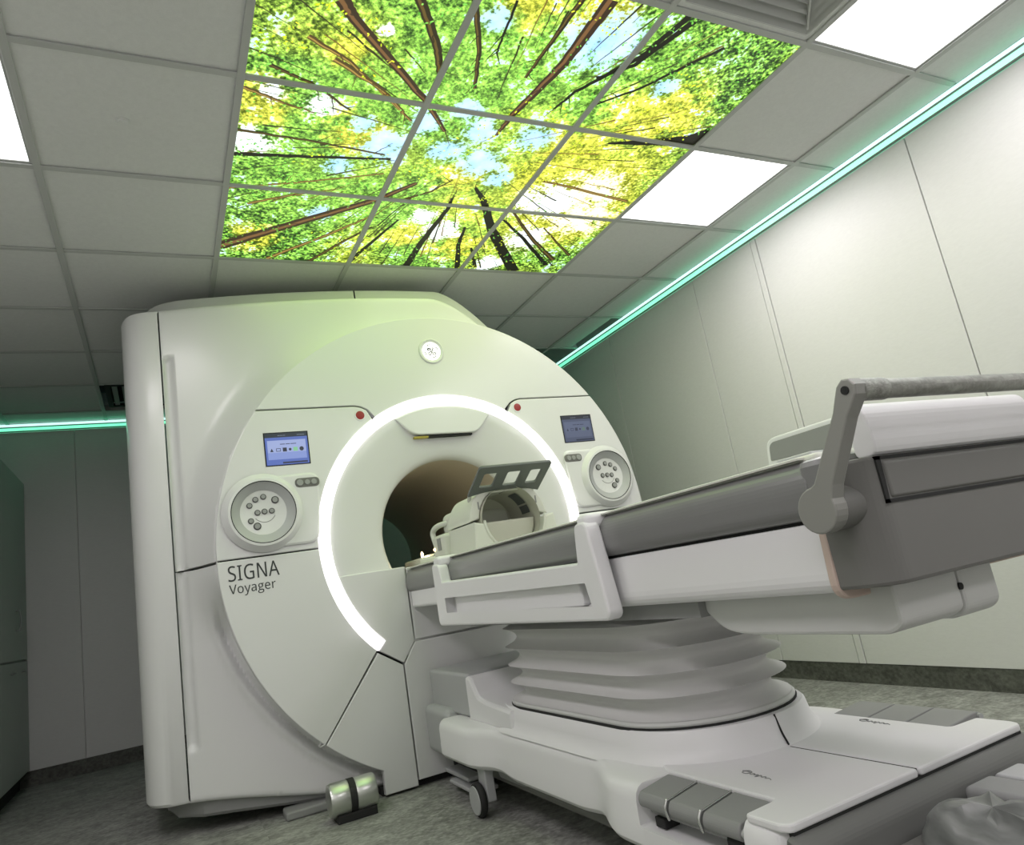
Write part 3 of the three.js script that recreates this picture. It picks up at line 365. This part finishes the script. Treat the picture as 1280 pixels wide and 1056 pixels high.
    // pill of three buttons
    const px = X(0.283), py = 1.323; const pill = part('button_strip', extXY(roundPts([[px - 0.052, py - 0.02], [px + 0.052, py - 0.02], [px + 0.052, py + 0.02], [px - 0.052, py + 0.02]], 0.02, 6), ZD + 0.006, ZD + 0.0135, 0.002), M.darkGrey, scan);
    for (const [d, r] of [[-0.031 * s, 0.0155], [0, 0.0125], [0.028 * s, 0.0135]]) part('push_button', cyl([px + d, py, ZD + 0.01], [px + d, py, ZD + 0.018], r, r * 0.85, 18), M.button, pill);
    // screen
    const x0 = Math.min(X(0.125), X(0.305)), x1 = Math.max(X(0.125), X(0.305)), sc = part('screen', box(x0 - 0.004, x1 + 0.004, 1.406, 1.554, ZD - 0.002, ZD + 0.0015), M.gap, scan); const pg = new THREE.PlaneGeometry(x1 - x0 - 0.002, 0.14); pg.translate((x0 + x1) / 2, 1.48, ZD + 0.0022); part('display', pg, s > 0 ? M.screenA : M.screenB, sc, s > 0 ? 'lit blue touch display' : 'dim grey-blue display');
    // stop button
    const sx = X(0.552), sy = 1.612; const st = part('stop_button', cyl([sx, sy, ZD - 0.004], [sx, sy, ZD + 0.003], 0.027, 0.025, 28), M.white, scan); part('button_face', new THREE.SphereGeometry(0.021, 20, 10, 0, 6.3, 0, 1.57).rotateX(PI / 2).scale(1, 1, 0.18).translate(sx, sy, ZD + 0.002), M.red, st, 'red stop button');
  }
}
{ // metal door-stop like roller by the scanner's foot
  const t = thing('metal_roller', 'brushed metal cylinder with a black band on the floor before the scanner', 'cylinder', [0.302, 0, -1.03]); const z = -1.03, y = 0.078, r = 0.061;
  const cap = (x0, x1) => { const prof = [[0, 0], [r - 0.012, 0], [r - 0.003, 0.003], [r, 0.012], [r, x1 - x0 - 0.006], [r - 0.004, x1 - x0], [0, x1 - x0]]; const g = new THREE.LatheGeometry(V2(prof), 40); g.rotateZ(-Math.PI / 2); g.translate(x0, y, z); return toCreasedNormals(g, 0.6); };
  part('drum', cap(0.213, 0.292), M.brushed, t); part('drum', cap(0.309, 0.392), M.brushed, t); part('band', cyl([0.288, y, z], [0.313, y, z], r + 0.001, r + 0.001, 40), M.rubber, t); part('foot', extXY([[0.235, 0], [0.385, 0], [0.385, 0.03], [0.235, 0.03]], -1.075, -0.985, 0.004), M.rubber, t); part('bracket', box(0.30, 0.33, 0.02, 0.09, -1.2, -1.06), M.rubber, t);
}

// ------------------------------------------------------------ the patient table
const tab = thing('patient_table', 'white and grey wheeled patient table docked at the scanner', 'table', [CX, 0, 0]);
const far = (x) => 2 * CX - x;
{
  const pt = (n, g, m, l) => part(n, g, m, tab, l);
  // top
  pt('cradle', rbox(0.69, 1.23, 0.865, 0.9, -1.148, 1.12, 0.012), M.cream);
  const prof = roundPts([[0.676, 0.79], [0.663, 0.805], [0.66, 0.845], [0.668, 0.873], [0.69, 0.892], [0.735, 0.894], [0.735, 0.79]], 0.02, 4);
  pt('side_rail', extXY(prof, -1.148, 1.108, 0.004), M.rail, 'glossy grey rounded edge rail'); pt('side_rail', extXY(mir(prof), -1.148, 1.108, 0.004), M.rail);
  pt('rail_line', box(0.675, 0.735, 0.892, 0.8955, -1.148, 1.09), M.cream); pt('rail_line', box(far(0.735), far(0.675), 0.892, 0.8955, -1.148, 1.09), M.cream);
  const bodyP = roundPts([[0.682, 0.784], [0.676, 0.665], [far(0.676), 0.665], [far(0.682), 0.784]], [0.004, 0.035, 0.035, 0.004], 6);
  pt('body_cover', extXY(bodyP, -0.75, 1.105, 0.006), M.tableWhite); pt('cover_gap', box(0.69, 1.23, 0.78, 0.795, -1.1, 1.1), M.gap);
  pt('cover_edge', extXY(roundPts([[0.672, 0.784], [0.666, 0.656], [far(0.666), 0.656], [far(0.672), 0.784]], [0.004, 0.036, 0.036, 0.004], 6), 1.096, 1.112, 0.004), M.peach, 'yellowed edge of the white cover');
  pt('dock_block', rbox(0.676, far(0.676), 0.722, 0.812, -1.148, -0.7, 0.014), M.tableWhite);
  // side brackets
  for (const s of [1, -1]) {
    const o = roundPts([[-0.655, 0.648], [0.492, 0.645], [0.505, 0.66], [0.47, 0.882], [0.415, 0.882], [0.40, 0.787], [-0.585, 0.806], [-0.60, 0.872], [-0.668, 0.876], [-0.668, 0.66]], [0.012, 0.012, 0.012, 0.02, 0.02, 0.006, 0.006, 0.02, 0.02, 0.01], 5), h = roundPts([[-0.575, 0.688], [-0.575, 0.753], [0.425, 0.743], [0.442, 0.675]], 0.008, 4).reverse();
    const X0 = 0.62, X1 = 0.662, br = pt('side_bracket', extZY(o, s > 0 ? X0 : far(X1), s > 0 ? X1 : far(X0), 0.006, [h]), M.tableWhite, 'white side bracket frame'); void br;
    pt('bracket_panel', extZY(roundPts([[-0.525, 0.68], [-0.525, 0.75], [0.35, 0.747], [0.365, 0.68]], 0.014, 4), s > 0 ? 0.642 : far(0.664), s > 0 ? 0.664 : far(0.642), 0.004), M.tableWhite);
    for (const [a, b] of [[-0.664, -0.603], [0.418, 0.466]]) pt('bracket_hook', rbox(s > 0 ? 0.626 : far(0.72), s > 0 ? 0.72 : far(0.626), 0.862, 0.902, a, b, 0.014), M.tableWhite);
  }
  // end housing
  const plan = roundPts([[0.672, 1.10], [0.674, 1.165], [0.705, 1.205], [far(0.705), 1.205], [far(0.674), 1.165], [far(0.672), 1.10]], [0, 0.02, 0.02, 0.02, 0.02, 0], 5);
  pt('end_housing', extXZ(plan, 0.672, 0.872, 0.006), M.darkGrey, 'dark grey end housing'); pt('housing_shoulder', extXZ(roundPts([[0.664, 1.094], [0.664, 1.14], [0.69, 1.16], [0.8, 1.17], [0.8, 1.094]].reverse(), 0.012), 0.79, 0.888, 0.012), M.rail); pt('housing_shoulder', extXZ(roundPts([[far(0.664), 1.094], [far(0.664), 1.14], [far(0.69), 1.16], [far(0.8), 1.17], [far(0.8), 1.094]], 0.012), 0.79, 0.888, 0.012), M.rail);
  pt('housing_slot', merge(box(0.712, far(0.712), 0.795, 0.801, 1.195, 1.2065), box(0.712, far(0.712), 0.864, 0.87, 1.195, 1.2065), extXY([[0.712, 0.795], [0.72, 0.795], [0.724, 0.87], [0.712, 0.87]], 1.195, 1.2065)), M.gap); pt('housing_lid', rbox(0.726, far(0.726), 0.803, 0.861, 1.19, 1.209, 0.005), M.darkGrey);
  const sheet = [[1.165, 0.872], [1.203, 0.872], [1.206, 0.9], [1.202, 0.938], [1.192, 0.957], [1.178, 0.963], [1.165, 0.963]]; pt('end_cushion', extZY(roundPts(sheet, 0.012, 3), 0.722, far(0.722), 0.003), M.tableWhite, 'pale padded end of the cradle');
  // push handle
  const hy = 0.802, hz = 1.152, ty = 0.966, tz = 1.258; const hl = (s) => { const x0 = s > 0 ? 0.617 : far(0.645), x1 = s > 0 ? 0.645 : far(0.617); const d = [tz - hz, ty - hy], l = Math.hypot(...d), u = [d[0] / l, d[1] / l], n = [u[1], -u[0]]; const pts = [];
    for (let k = 0; k <= 20; k++) { const a = 0.62 + k / 20 * (6.283 - 1.24); const c = Math.cos(a), si = Math.sin(a); pts.push([hz + 0.037 * (u[0] * c + n[0] * si), hy + 0.037 * (u[1] * c + n[1] * si)]); }
    const L = [[0.2, -0.0165], [0.8, -0.013], [0.9, -0.0155], [1.0, -0.0175], [1.07, -0.0125], [1.095, 0], [1.07, 0.0125], [1.0, 0.0175], [0.9, 0.0155], [0.8, 0.013], [0.2 + 0.06, 0.0165]]; for (const [t, w] of L) pts.push([hz + u[0] * l * t + n[0] * w, hy + u[1] * l * t + n[1] * w]);
    return extZY(pts, x0, x1, 0.003); };
  const hd = pt('push_handle', tube([[0.648, ty, tz], [far(0.648), ty, tz]], 0.0155, 1, 20), M.steel, 'worn grey metal push bar'); for (const s of [1, -1]) { part('handle_arm', hl(s), M.castMetal, hd); part('pivot', cyl([s > 0 ? 0.64 : far(0.69), hy, hz], [s > 0 ? 0.69 : far(0.64), hy, hz], 0.035, 0.035, 28), M.darkGrey, hd); part('sleeve', cyl([s > 0 ? 0.64 : far(0.7), ty, tz], [s > 0 ? 0.7 : far(0.64), ty, tz], 0.0175, 0.0175, 20), M.steel, hd); part('screw', cyl([s > 0 ? 0.6145 : far(0.62), ty, tz], [s > 0 ? 0.62 : far(0.6145), ty, tz], 0.0065, 0.0065, 16), M.gap, hd); }
  // arm board on the far side
  const ab = pt('arm_board', extZY(roundPts([[0.53, 0.955], [0.54, 1.03], [0.82, 1.03], [0.86, 0.935]], [0.006, 0.03, 0.004, 0.004]), 1.205, 1.222, 0.004), M.tableWhite, 'grey board in a white frame'); part('board_pad', extZY(roundPts([[0.546, 0.968], [0.553, 1.017], [0.81, 1.017], [0.838, 0.955]], [0.004, 0.02, 0.004, 0.004]), 1.2, 1.206, 0.002), M.midGrey, ab);
  pt('board_rail', rbox(1.19, 1.235, 0.893, 0.955, 0.5, 1.1, 0.006), M.tableWhite); pt('latch', rbox(1.2, 1.23, 0.895, 0.938, 0.38, 0.5, 0.004), M.gap); pt('rail_clip', rbox(0.7, 0.75, 0.89, 0.905, 1.02, 1.1, 0.006), M.paleGrey); pt('rail_clip', rbox(1.15, 1.19, 0.893, 0.91, 0.05, 0.22, 0.006), M.paleGrey);
  // drive housing under the end
  pt('drive_housing', extZY(roundPts([[0.66, 0.67], [0.74, 0.6], [0.8, 0.59], [1.13, 0.59], [1.155, 0.605], [1.155, 0.67]], [0.004, 0.04, 0.03, 0.02, 0.01, 0.004]), 0.74, 0.905, 0.006), M.offWhite); pt('drive_housing', extZY(roundPts([[0.75, 0.67], [0.8, 0.59], [1.13, 0.585], [1.155, 0.6], [1.155, 0.67]], [0.004, 0.03, 0.02, 0.015, 0.004]), 0.908, 1.01, 0.006), M.offWhite);
  pt('housing_bolt', cyl([0.905, 0.64, 1.15], [0.905, 0.64, 1.158], 0.006, 0.006, 12), M.gap); pt('under_tray', box(0.72, 1.2, 0.63, 0.67, -0.6, 0.7), M.midGrey);
  // bellows
  const tips = [0.385, 0.44, 0.495, 0.553, 0.614, 0.675], ring = []; for (let k = 0; k + 1 < tips.length; k++) for (let q = 0; q < 10; q++) { const t = q / 10, y = tips[k] + (tips[k + 1] - tips[k]) * t, w = 1 - Math.pow(Math.sin(Math.PI * t), 0.85), i = 0.04 * (1 - w); ring.push(rrect(CX, 0.03, 0.248 - i, 0.525 - i, 0.235 - i * 0.5, y, 12)); }
  pt('bellows', loft(ring, 1.2), M.bellows, 'pleated pale grey lifting bellows');
  pt('bellows_flange', loft([[0.372, 0.253], [0.378, 0.254], [0.384, 0.25], [0.386, 0.235]].map(([y, h]) => rrect(CX, 0.03, h, h + 0.284, 0.25, y, 12)), 0.6), M.offWhite); pt('flange_gap', loft([[0.36, 0.254], [0.3735, 0.255]].map(([y, h]) => rrect(CX, 0.03, h, h + 0.285, 0.25, y, 12))), M.gap);
  pt('collar', loft([[0.288, 0.285, 0.62], [0.298, 0.277, 0.61], [0.307, 0.268, 0.602], [0.33, 0.261, 0.592], [0.362, 0.258, 0.585], [0.368, 0.252, 0.58]].map(([y, a, b]) => rrect(CX, 0.01, a, b, 0.26, y, 12)), 0.7), M.tableWhite);
  pt('collar_end', extZY(roundPts([[-0.68, 0.29], [-0.675, 0.45], [-0.625, 0.452], [-0.575, 0.385], [-0.49, 0.372], [-0.3, 0.36], [-0.3, 0.29]], [0, 0.02, 0.02, 0.02, 0.01, 0, 0]), 0.688, far(0.688), 0.012), M.tableWhite);
  pt('collar_seam', tube([[CX + 0.0, 0.367, 0.592], [CX, 0.33, 0.604], [CX, 0.306, 0.616]], 0.0025, 10, 5), M.gap);
  // skirt of the base
  const Z = []; for (let k = 0; k <= 70; k++) Z.push(-0.875 + 1.805 * k / 70); for (const z of [0.5, 0.506, 0.512, 0.82, 0.826, 0.832, -0.87, -0.865, -0.855, 0.925, 0.92, 0.91]) Z.push(z); Z.sort((a, b) => a - b);
  const hw = (z) => 0.29 + 0.055 * (1 - sm(-0.58, -0.38, z)) + 0.073 * sm(0.18, 0.42, z), nt = (z) => sm(0.5, 0.512, z) * (1 - sm(0.82, 0.832, z));
  const lv = [[0.155, 0.05, 0], [0.157, 0.02, 0], [0.163, 0.008, 0], [0.175, 0, 0], [0.21, 0, 0], [0.214, 0.001, 0.07], [0.262, 0.002, 0.075], [0.278, 0.006, 0.08], [0.288, 0.014, 0.085], [0.294, 0.026, 0.085], [0.297, 0.05, 0.085], [0.299, 0.075, 0.09]];
  const ringAt = ([y, ins, no]) => { const n = [], f = []; for (const z of Z) { const e = Math.min(1, Math.min(z + 0.875, 0.93 - z) / 0.05), c = 0.05 * (1 - Math.sqrt(1 - (1 - e) ** 2)); const w = hw(z) - ins - c - no * nt(z); const zz = Math.max(-0.875 + ins, Math.min(0.93 - ins * 0.6, z)); const dip = y < 0.18 ? -0.018 * sm(-0.46, -0.3, z) * (1 - sm(0.1, 0.3, z)) : 0; n.push([CX - w, y + dip, zz]); f.push([CX + w, y + dip, zz]); } return [...n, ...f.reverse()].reverse(); };
  pt('base_skirt', (() => { const rg = lv.map(ringAt); const rows = rg.map((r) => [...r, r[0]]); rows.unshift(rg[0].map((p) => [CX, p[1], p[2]]).concat([[CX, rg[0][0][1], rg[0][0][2]]])); const last = rg[rg.length - 1]; rows.push(last.map((p) => [CX, p[1] + 0.001, p[2]]).concat([[CX, last[0][1] + 0.001, last[0][2]]])); return surf(rows, 0.55); })(), M.tableWhite);
  pt('chassis', rbox(0.72, 1.2, 0.09, 0.17, -0.8, 0.85, 0.02), M.darkGrey); pt('chassis_bowl', loft([[0.165, 0.08, 0.14], [0.13, 0.07, 0.13], [0.115, 0.045, 0.09], [0.112, 0.02, 0.05]].map(([y, a, b]) => rrect(0.76, -0.4, a, b, 0.08, y, 6)).reverse(), 0.8), M.midGrey);
  // deck plates
  for (const s of [1, -1]) { const p = roundPts([[0.957, 0.56], [0.957, 0.938], [0.617, 0.938], [0.607, 0.92], [0.607, 0.838], [0.692, 0.832], [0.692, 0.5], [0.72, 0.45], [0.9, 0.45]], [0.002, 0.008, 0.03, 0.01, 0.01, 0.01, 0.02, 0.02, 0.02], 4); pt('deck_plate', extXZ(s > 0 ? p : mir(p), 0.288, 0.303, 0.004), M.tableWhite); }
  pt('deck_seam', merge(box(0.62, 1.3, 0.262, 0.288, 0.925, 0.936), box(0.952, 0.968, 0.294, 0.3005, 0.6, 0.93)), M.gap);
  const bump = roundPts([[0.93, 0.14], [0.93, 0.284], [0.945, 0.282], [0.962, 0.262], [0.972, 0.2], [0.972, 0.14]], [0, 0.004, 0.008, 0.015, 0.01, 0], 4); pt('bumper', extZY(bump, 0.602, far(0.602), 0.01), M.bumper, 'grey end bumper');
  // side pedals
  for (const s of [1, -1]) for (let k = 0; k < 3; k++) { const w = 0.102, z0 = 0.512 + k * 0.1055, z1 = z0 + w - 0.001; const pr = [[0.69, 0.298], [0.69, 0.284], [0.62, 0.262], [0.61, 0.25], [0.598, 0.256], [0.596, 0.27], [0.604, 0.284]], pp = roundPts(s > 0 ? pr : [[0.69, 0.3], [0.69, 0.286], [0.585, 0.289], [0.572, 0.284], [0.563, 0.293], [0.566, 0.304], [0.58, 0.308]], 0.006, 3); const pd = pt('side_pedal', extXY(s > 0 ? pp : mir(pp), z0, z1, 0.003), M.midGrey, 'grey side pedal flap'); if (k < 2 && s > 0) part('pedal_clip', merge(tube([[0.685, 0.2995, z1 + 0.002], [0.6, 0.2845, z1 + 0.002]], 0.0017, 1, 5), tube([[0.6, 0.286, z1 + 0.002], [0.593, 0.272, z1 + 0.002], [0.597, 0.25, z1 + 0.002]], 0.003, 10, 6)), M.chrome, pd); if (k === 2) part('hinge_pin', cyl([s > 0 ? 0.609 : far(0.575), s > 0 ? 0.266 : 0.296, z1 - 0.002], [s > 0 ? 0.609 : far(0.575), s > 0 ? 0.266 : 0.296, z1 + 0.006], 0.008, 0.008, 12), M.paleGrey, pd); }
  pt('pedal_shaft', tube([[0.63, 0.243, 0.52], [0.63, 0.243, 0.825]], 0.01, 1, 10), M.midGrey); pt('pedal_stop', rbox(0.615, 0.655, 0.214, 0.235, 0.535, 0.57, 0.003), M.gap); pt('pedal_stop', rbox(0.61, 0.68, 0.212, 0.25, 0.765, 0.815, 0.008), M.gap); pt('recess_wall', box(0.684, 0.69, 0.215, 0.29, 0.51, 0.825), M.darkGrey);
  // end pedals, some wrapped in film
  pt('end_pedal', rbox(1.095, 1.18, 0.228, 0.265, 0.985, 1.26, 0.01), M.paleGrey, 'pale grey end pedal'); pt('end_pedal', rbox(1.0, 1.085, 0.222, 0.268, 0.985, 1.27, 0.012), M.midGrey, 'grey end pedal');
  const bag = (cx, cz, hx, hz, h, y0, sd) => { const rows = []; for (let j = 0; j <= 12; j++) { const ph = j / 12 * 1.45, row = []; for (let i = 0; i < 30; i++) { const a = i / 30 * 6.2832, e = 2.6, c = Math.cos(a), s = Math.sin(a), k = 1 / Math.pow(Math.abs(c) ** e + Math.abs(s) ** e, 1 / e), wr = 1 + 0.13 * (fbm(c * 1.6 + sd, s * 1.6 + ph * 1.5, 3) - 0.5) * 2; row.push([cx + hx * k * c * Math.cos(ph) ** 0.6 * wr, y0 + h * Math.sin(ph) * (0.8 + 0.5 * fbm(c * 1.6 + sd, s * 1.8 + 4, 2)), cz + hz * k * s * Math.cos(ph) ** 0.6 * wr]); } rows.push(row); } return loft(rows, 0.9); };
  pt('wrapped_pedal', bag(0.885, 1.115, 0.092, 0.135, 0.085, 0.205, 3), M.film, 'pedal wrapped in crumpled grey film'); pt('wrapped_pedal', bag(0.7, 1.09, 0.07, 0.11, 0.07, 0.2, 9), M.film, 'smaller pedal wrapped in crumpled grey film');
  pt('pedal_carrier', rbox(0.66, 1.26, 0.12, 0.224, 0.974, 1.2, 0.01), M.darkGrey);
  // script mark on the deck
  for (const [x, z] of [[0.775, 0.66], [1.2, 0.62]]) { const s = [[0, 0], [0.012, 0.011], [0.024, 0.006], [0.02, -0.008], [0.006, -0.009], [0.004, 0.002], [0.02, 0.004], [0.03, -0.006], [0.036, 0.004], [0.04, -0.005], [0.048, 0.004], [0.05, -0.012], [0.056, 0.005], [0.062, -0.004], [0.07, 0.005], [0.074, -0.004], [0.082, 0.002], [0.09, -0.002]]; pt('script_mark', tube(s.map(([u, v]) => [x + v * 0.8 - u * 0.1, 0.3035, z + u]), 0.0011, 70, 4), M.midGrey, 'dark handwritten style mark'); }
  // casters
  for (const [x, z] of [[0.635, -0.56], [far(0.635), -0.56], [0.68, 0.7], [far(0.68), 0.7]]) { const s = x < CX ? 1 : -1; const c = pt('caster', (() => { const g = new THREE.TorusGeometry(0.045, 0.013, 10, 36); g.rotateY(Math.PI / 2); g.translate(x, 0.058, z); return merge(g, cyl([x - 0.013, 0.058, z], [x + 0.013, 0.058, z], 0.046, 0.046, 32)); })(), M.rubber, 'black tyred caster wheel'); part('hub_cap', cyl([x - s * 0.014, 0.058, z], [x - s * 0.017, 0.058, z], 0.047, 0.045, 36), M.paleGrey, c); part('fork', merge(rbox(Math.min(x + s * 0.015, x + s * 0.05), Math.max(x + s * 0.015, x + s * 0.05), 0.05, 0.18, z - 0.02, z + 0.045, 0.006)), M.paleGrey, c); }
  // grey docking unit
  pt('dock_unit', rbox(0.695, far(0.695), 0.3, 0.458, -1.1, -0.66, 0.014), M.paleGrey); pt('dock_unit', rbox(0.655, far(0.655), 0.135, 0.322, -1.12, -0.85, 0.03, 4), M.paleGrey);
  pt('dock_latch', merge(rbox(0.7, 0.8, 0.05, 0.066, -1.08, -0.82, 0.006), rbox(0.68, 0.78, 0.028, 0.044, -0.98, -0.72, 0.006)), M.paleGrey); pt('dock_shroud', box(0.76, 1.16, 0.02, 0.16, -1.13, -0.85), M.gap);
}
{ // head coil on the table
  const t = thing('head_coil', 'white head coil with grey slanted visor on the table before the bore', 'head coil', [0.94, 0.9, -0.75]); const cx = 0.94, pt = (n, g, m, l) => part(n, g, m, t, l), ZF0 = -0.58, zb = -0.82;
  const circ = (r, x, y, n = 40, ry = r) => [...Array(n)].map((_, k) => [x + r * Math.cos(k / n * 6.2832), y + ry * Math.sin(k / n * 6.2832)]);
  const outer = roundPts([[cx - 0.185, 0.9], [cx + 0.185, 0.9], [cx + 0.165, 1.06], [cx + 0.12, 1.125], [cx - 0.12, 1.125], [cx - 0.165, 1.06]], [0.02, 0.02, 0.05, 0.06, 0.06, 0.05], 6), lower = [[cx - 0.185, 0.9], [cx + 0.185, 0.9], [cx + 0.172, 1.0]];
  void lower; const hole = circ(0.128, cx, 1.008, 44).reverse(); // lower and upper shells split at Y 1.01
  const cut = (pts, f) => pts.filter(f);
  const lo = [[cx - 0.185, 0.902], [cx + 0.185, 0.902], [cx + 0.174, 1.004], ...cut(circ(0.128, cx, 1.006, 60), (p) => p[1] < 1.004).sort((a, b) => b[0] - a[0]), [cx - 0.174, 1.004]]; pt('lower_shell', extXY(lo, zb, ZF0 + 0.05, 0.006), M.cream);
  const up = [...cut(outer, (p) => p[1] > 1.01), [cx - 0.174, 1.009], ...cut(circ(0.128, cx, 1.006, 60), (p) => p[1] > 1.009).sort((a, b) => a[0] - b[0]), [cx + 0.174, 1.009]]; pt('upper_shell', extXY(up, zb, ZF0, 0.006), M.cream);
  const cy = (r, z) => [...Array(41)].map((_, k) => [cx + r * Math.cos(k / 40 * 6.2832), 1.006 + r * Math.sin(k / 40 * 6.2832), z]); pt('inner_tube', surf([cy(0.127, ZF0 + 0.02), cy(0.125, -0.72), cy(0.115, -0.8), cy(0.05, -0.815), cy(0.001, -0.815)], 0.9), M.coilInside);
  for (const [a, w] of [[0.75, 0.5], [1.55, 0.5], [2.35, 0.5], [0.3, 0.28]]) { const rows = [[0.123, -0.63], [0.122, -0.7]].map(([r, z]) => [...Array(9)].map((_, k) => { const q = a - w / 2 + w * k / 8; return [cx + r * Math.cos(q), 1.006 + r * Math.sin(q), z]; })); pt('slot', surf(rows), M.visor); }
  pt('lip', new THREE.TorusGeometry(0.131, 0.006, 6, 50, Math.PI).rotateZ(Math.PI).translate(cx, 1.006, ZF0 + 0.05), M.cream);
  // slanted visor frame with three windows
  const yb = 1.12, yt = 1.205, zb2 = -0.6, zt = -0.44, xl = cx - 0.157, xr = cx + 0.157, P = (u, v) => [xl + (xr - xl) * u, v];
  const win = (u0, u1) => roundPts([P(u0, 0.055), P(u1, 0.055), P(u1, 0.135), P(u0, 0.135)], 0.008, 3).reverse();
  const vis = ext(roundPts([P(0, 0), P(0.2, 0.022), P(0.5, 0.032), P(0.8, 0.022), P(1, 0), P(1, 0.175), P(0, 0.175)], [0.004, 0.02, 0.03, 0.02, 0.004, 0.016, 0.016]), 0.012, 0.003, [win(0.1, 0.28), win(0.42, 0.61), win(0.74, 0.9)]); const L = Math.hypot(yt - yb, zt - zb2); vis.scale(1, L / 0.175, 1); vis.rotateX(Math.atan2(zt - zb2, yt - yb)); vis.translate(0, yb - 0.005, zb2); pt('visor', vis, M.visor, 'dark grey slanted visor with three windows');
  for (const x of [cx - 0.14, cx + 0.14]) pt('visor_strut', tube([[x, 1.1, -0.63], [x, 1.13, -0.6]], 0.008, 1, 8), M.cream); for (const x of [cx - 0.125, cx + 0.13]) pt('mark', rbox(x - 0.003, x + 0.003, 1.055, 1.085, ZF0 - 0.002, ZF0 + 0.002, 0.001), M.midGrey);
  pt('head_pad', extXY([...Array(31)].map((_, k) => { const a = Math.PI + k / 30 * Math.PI; return [cx + 0.122 * Math.cos(a), 1.004 + 0.122 * Math.sin(a)]; }), -0.8, -0.6, 0.008), M.coilInside, 'pale head pad');
  // connector box at the rear left with carrying loop
  pt('connector_box', rbox(cx - 0.205, cx - 0.06, 0.902, 1.0, -0.94, -0.8, 0.016), M.cream); pt('connector_box', rbox(cx - 0.16, cx + 0.12, 0.99, 1.085, -0.92, -0.8, 0.03), M.cream); pt('port', box(cx - 0.207, cx - 0.2, 0.935, 0.985, -0.875, -0.835), M.midGrey); pt('carry_loop', tube([[cx - 0.19, 0.97, -0.94], [cx - 0.19, 1.02, -0.955], [cx - 0.18, 1.04, -0.92], [cx - 0.15, 1.045, -0.85]], 0.012, 24, 8), M.cream);
  pt('box_glint', new THREE.SphereGeometry(0.007, 12, 8).translate(cx - 0.206, 0.945, -0.915), M.glint, 'tiny warm glint');  // glowing bead stands in for a warm highlight on the box
}
{ // small connector with a warm glint inside the bore
  const t = thing('coil_connector', 'small white connector block with a tiny warm glint just inside the bore', 'connector', [0.82, 0.9, -1.33]); part('block', rbox(0.76, 0.9, 0.9, 0.935, -1.45, -1.2, 0.012), M.cream, t); part('cover', rbox(0.83, 0.92, 0.932, 0.948, -1.4, -1.2, 0.012), M.cream, t); part('glint', new THREE.SphereGeometry(0.009, 12, 10).scale(0.8, 1.9, 0.8).translate(0.82, 0.953, -1.34), M.glint, t, 'tiny glowing warm glint'); const l = new THREE.PointLight(lin(1, 0.75, 0.4), 0.02, 0, 2); l.position.set(0.82, 0.953, -1.32); l.castShadow = true; scene.add(l);  // glowing bead and point light stand in for a reflected alignment LED
}
renderer.render(scene, camera);
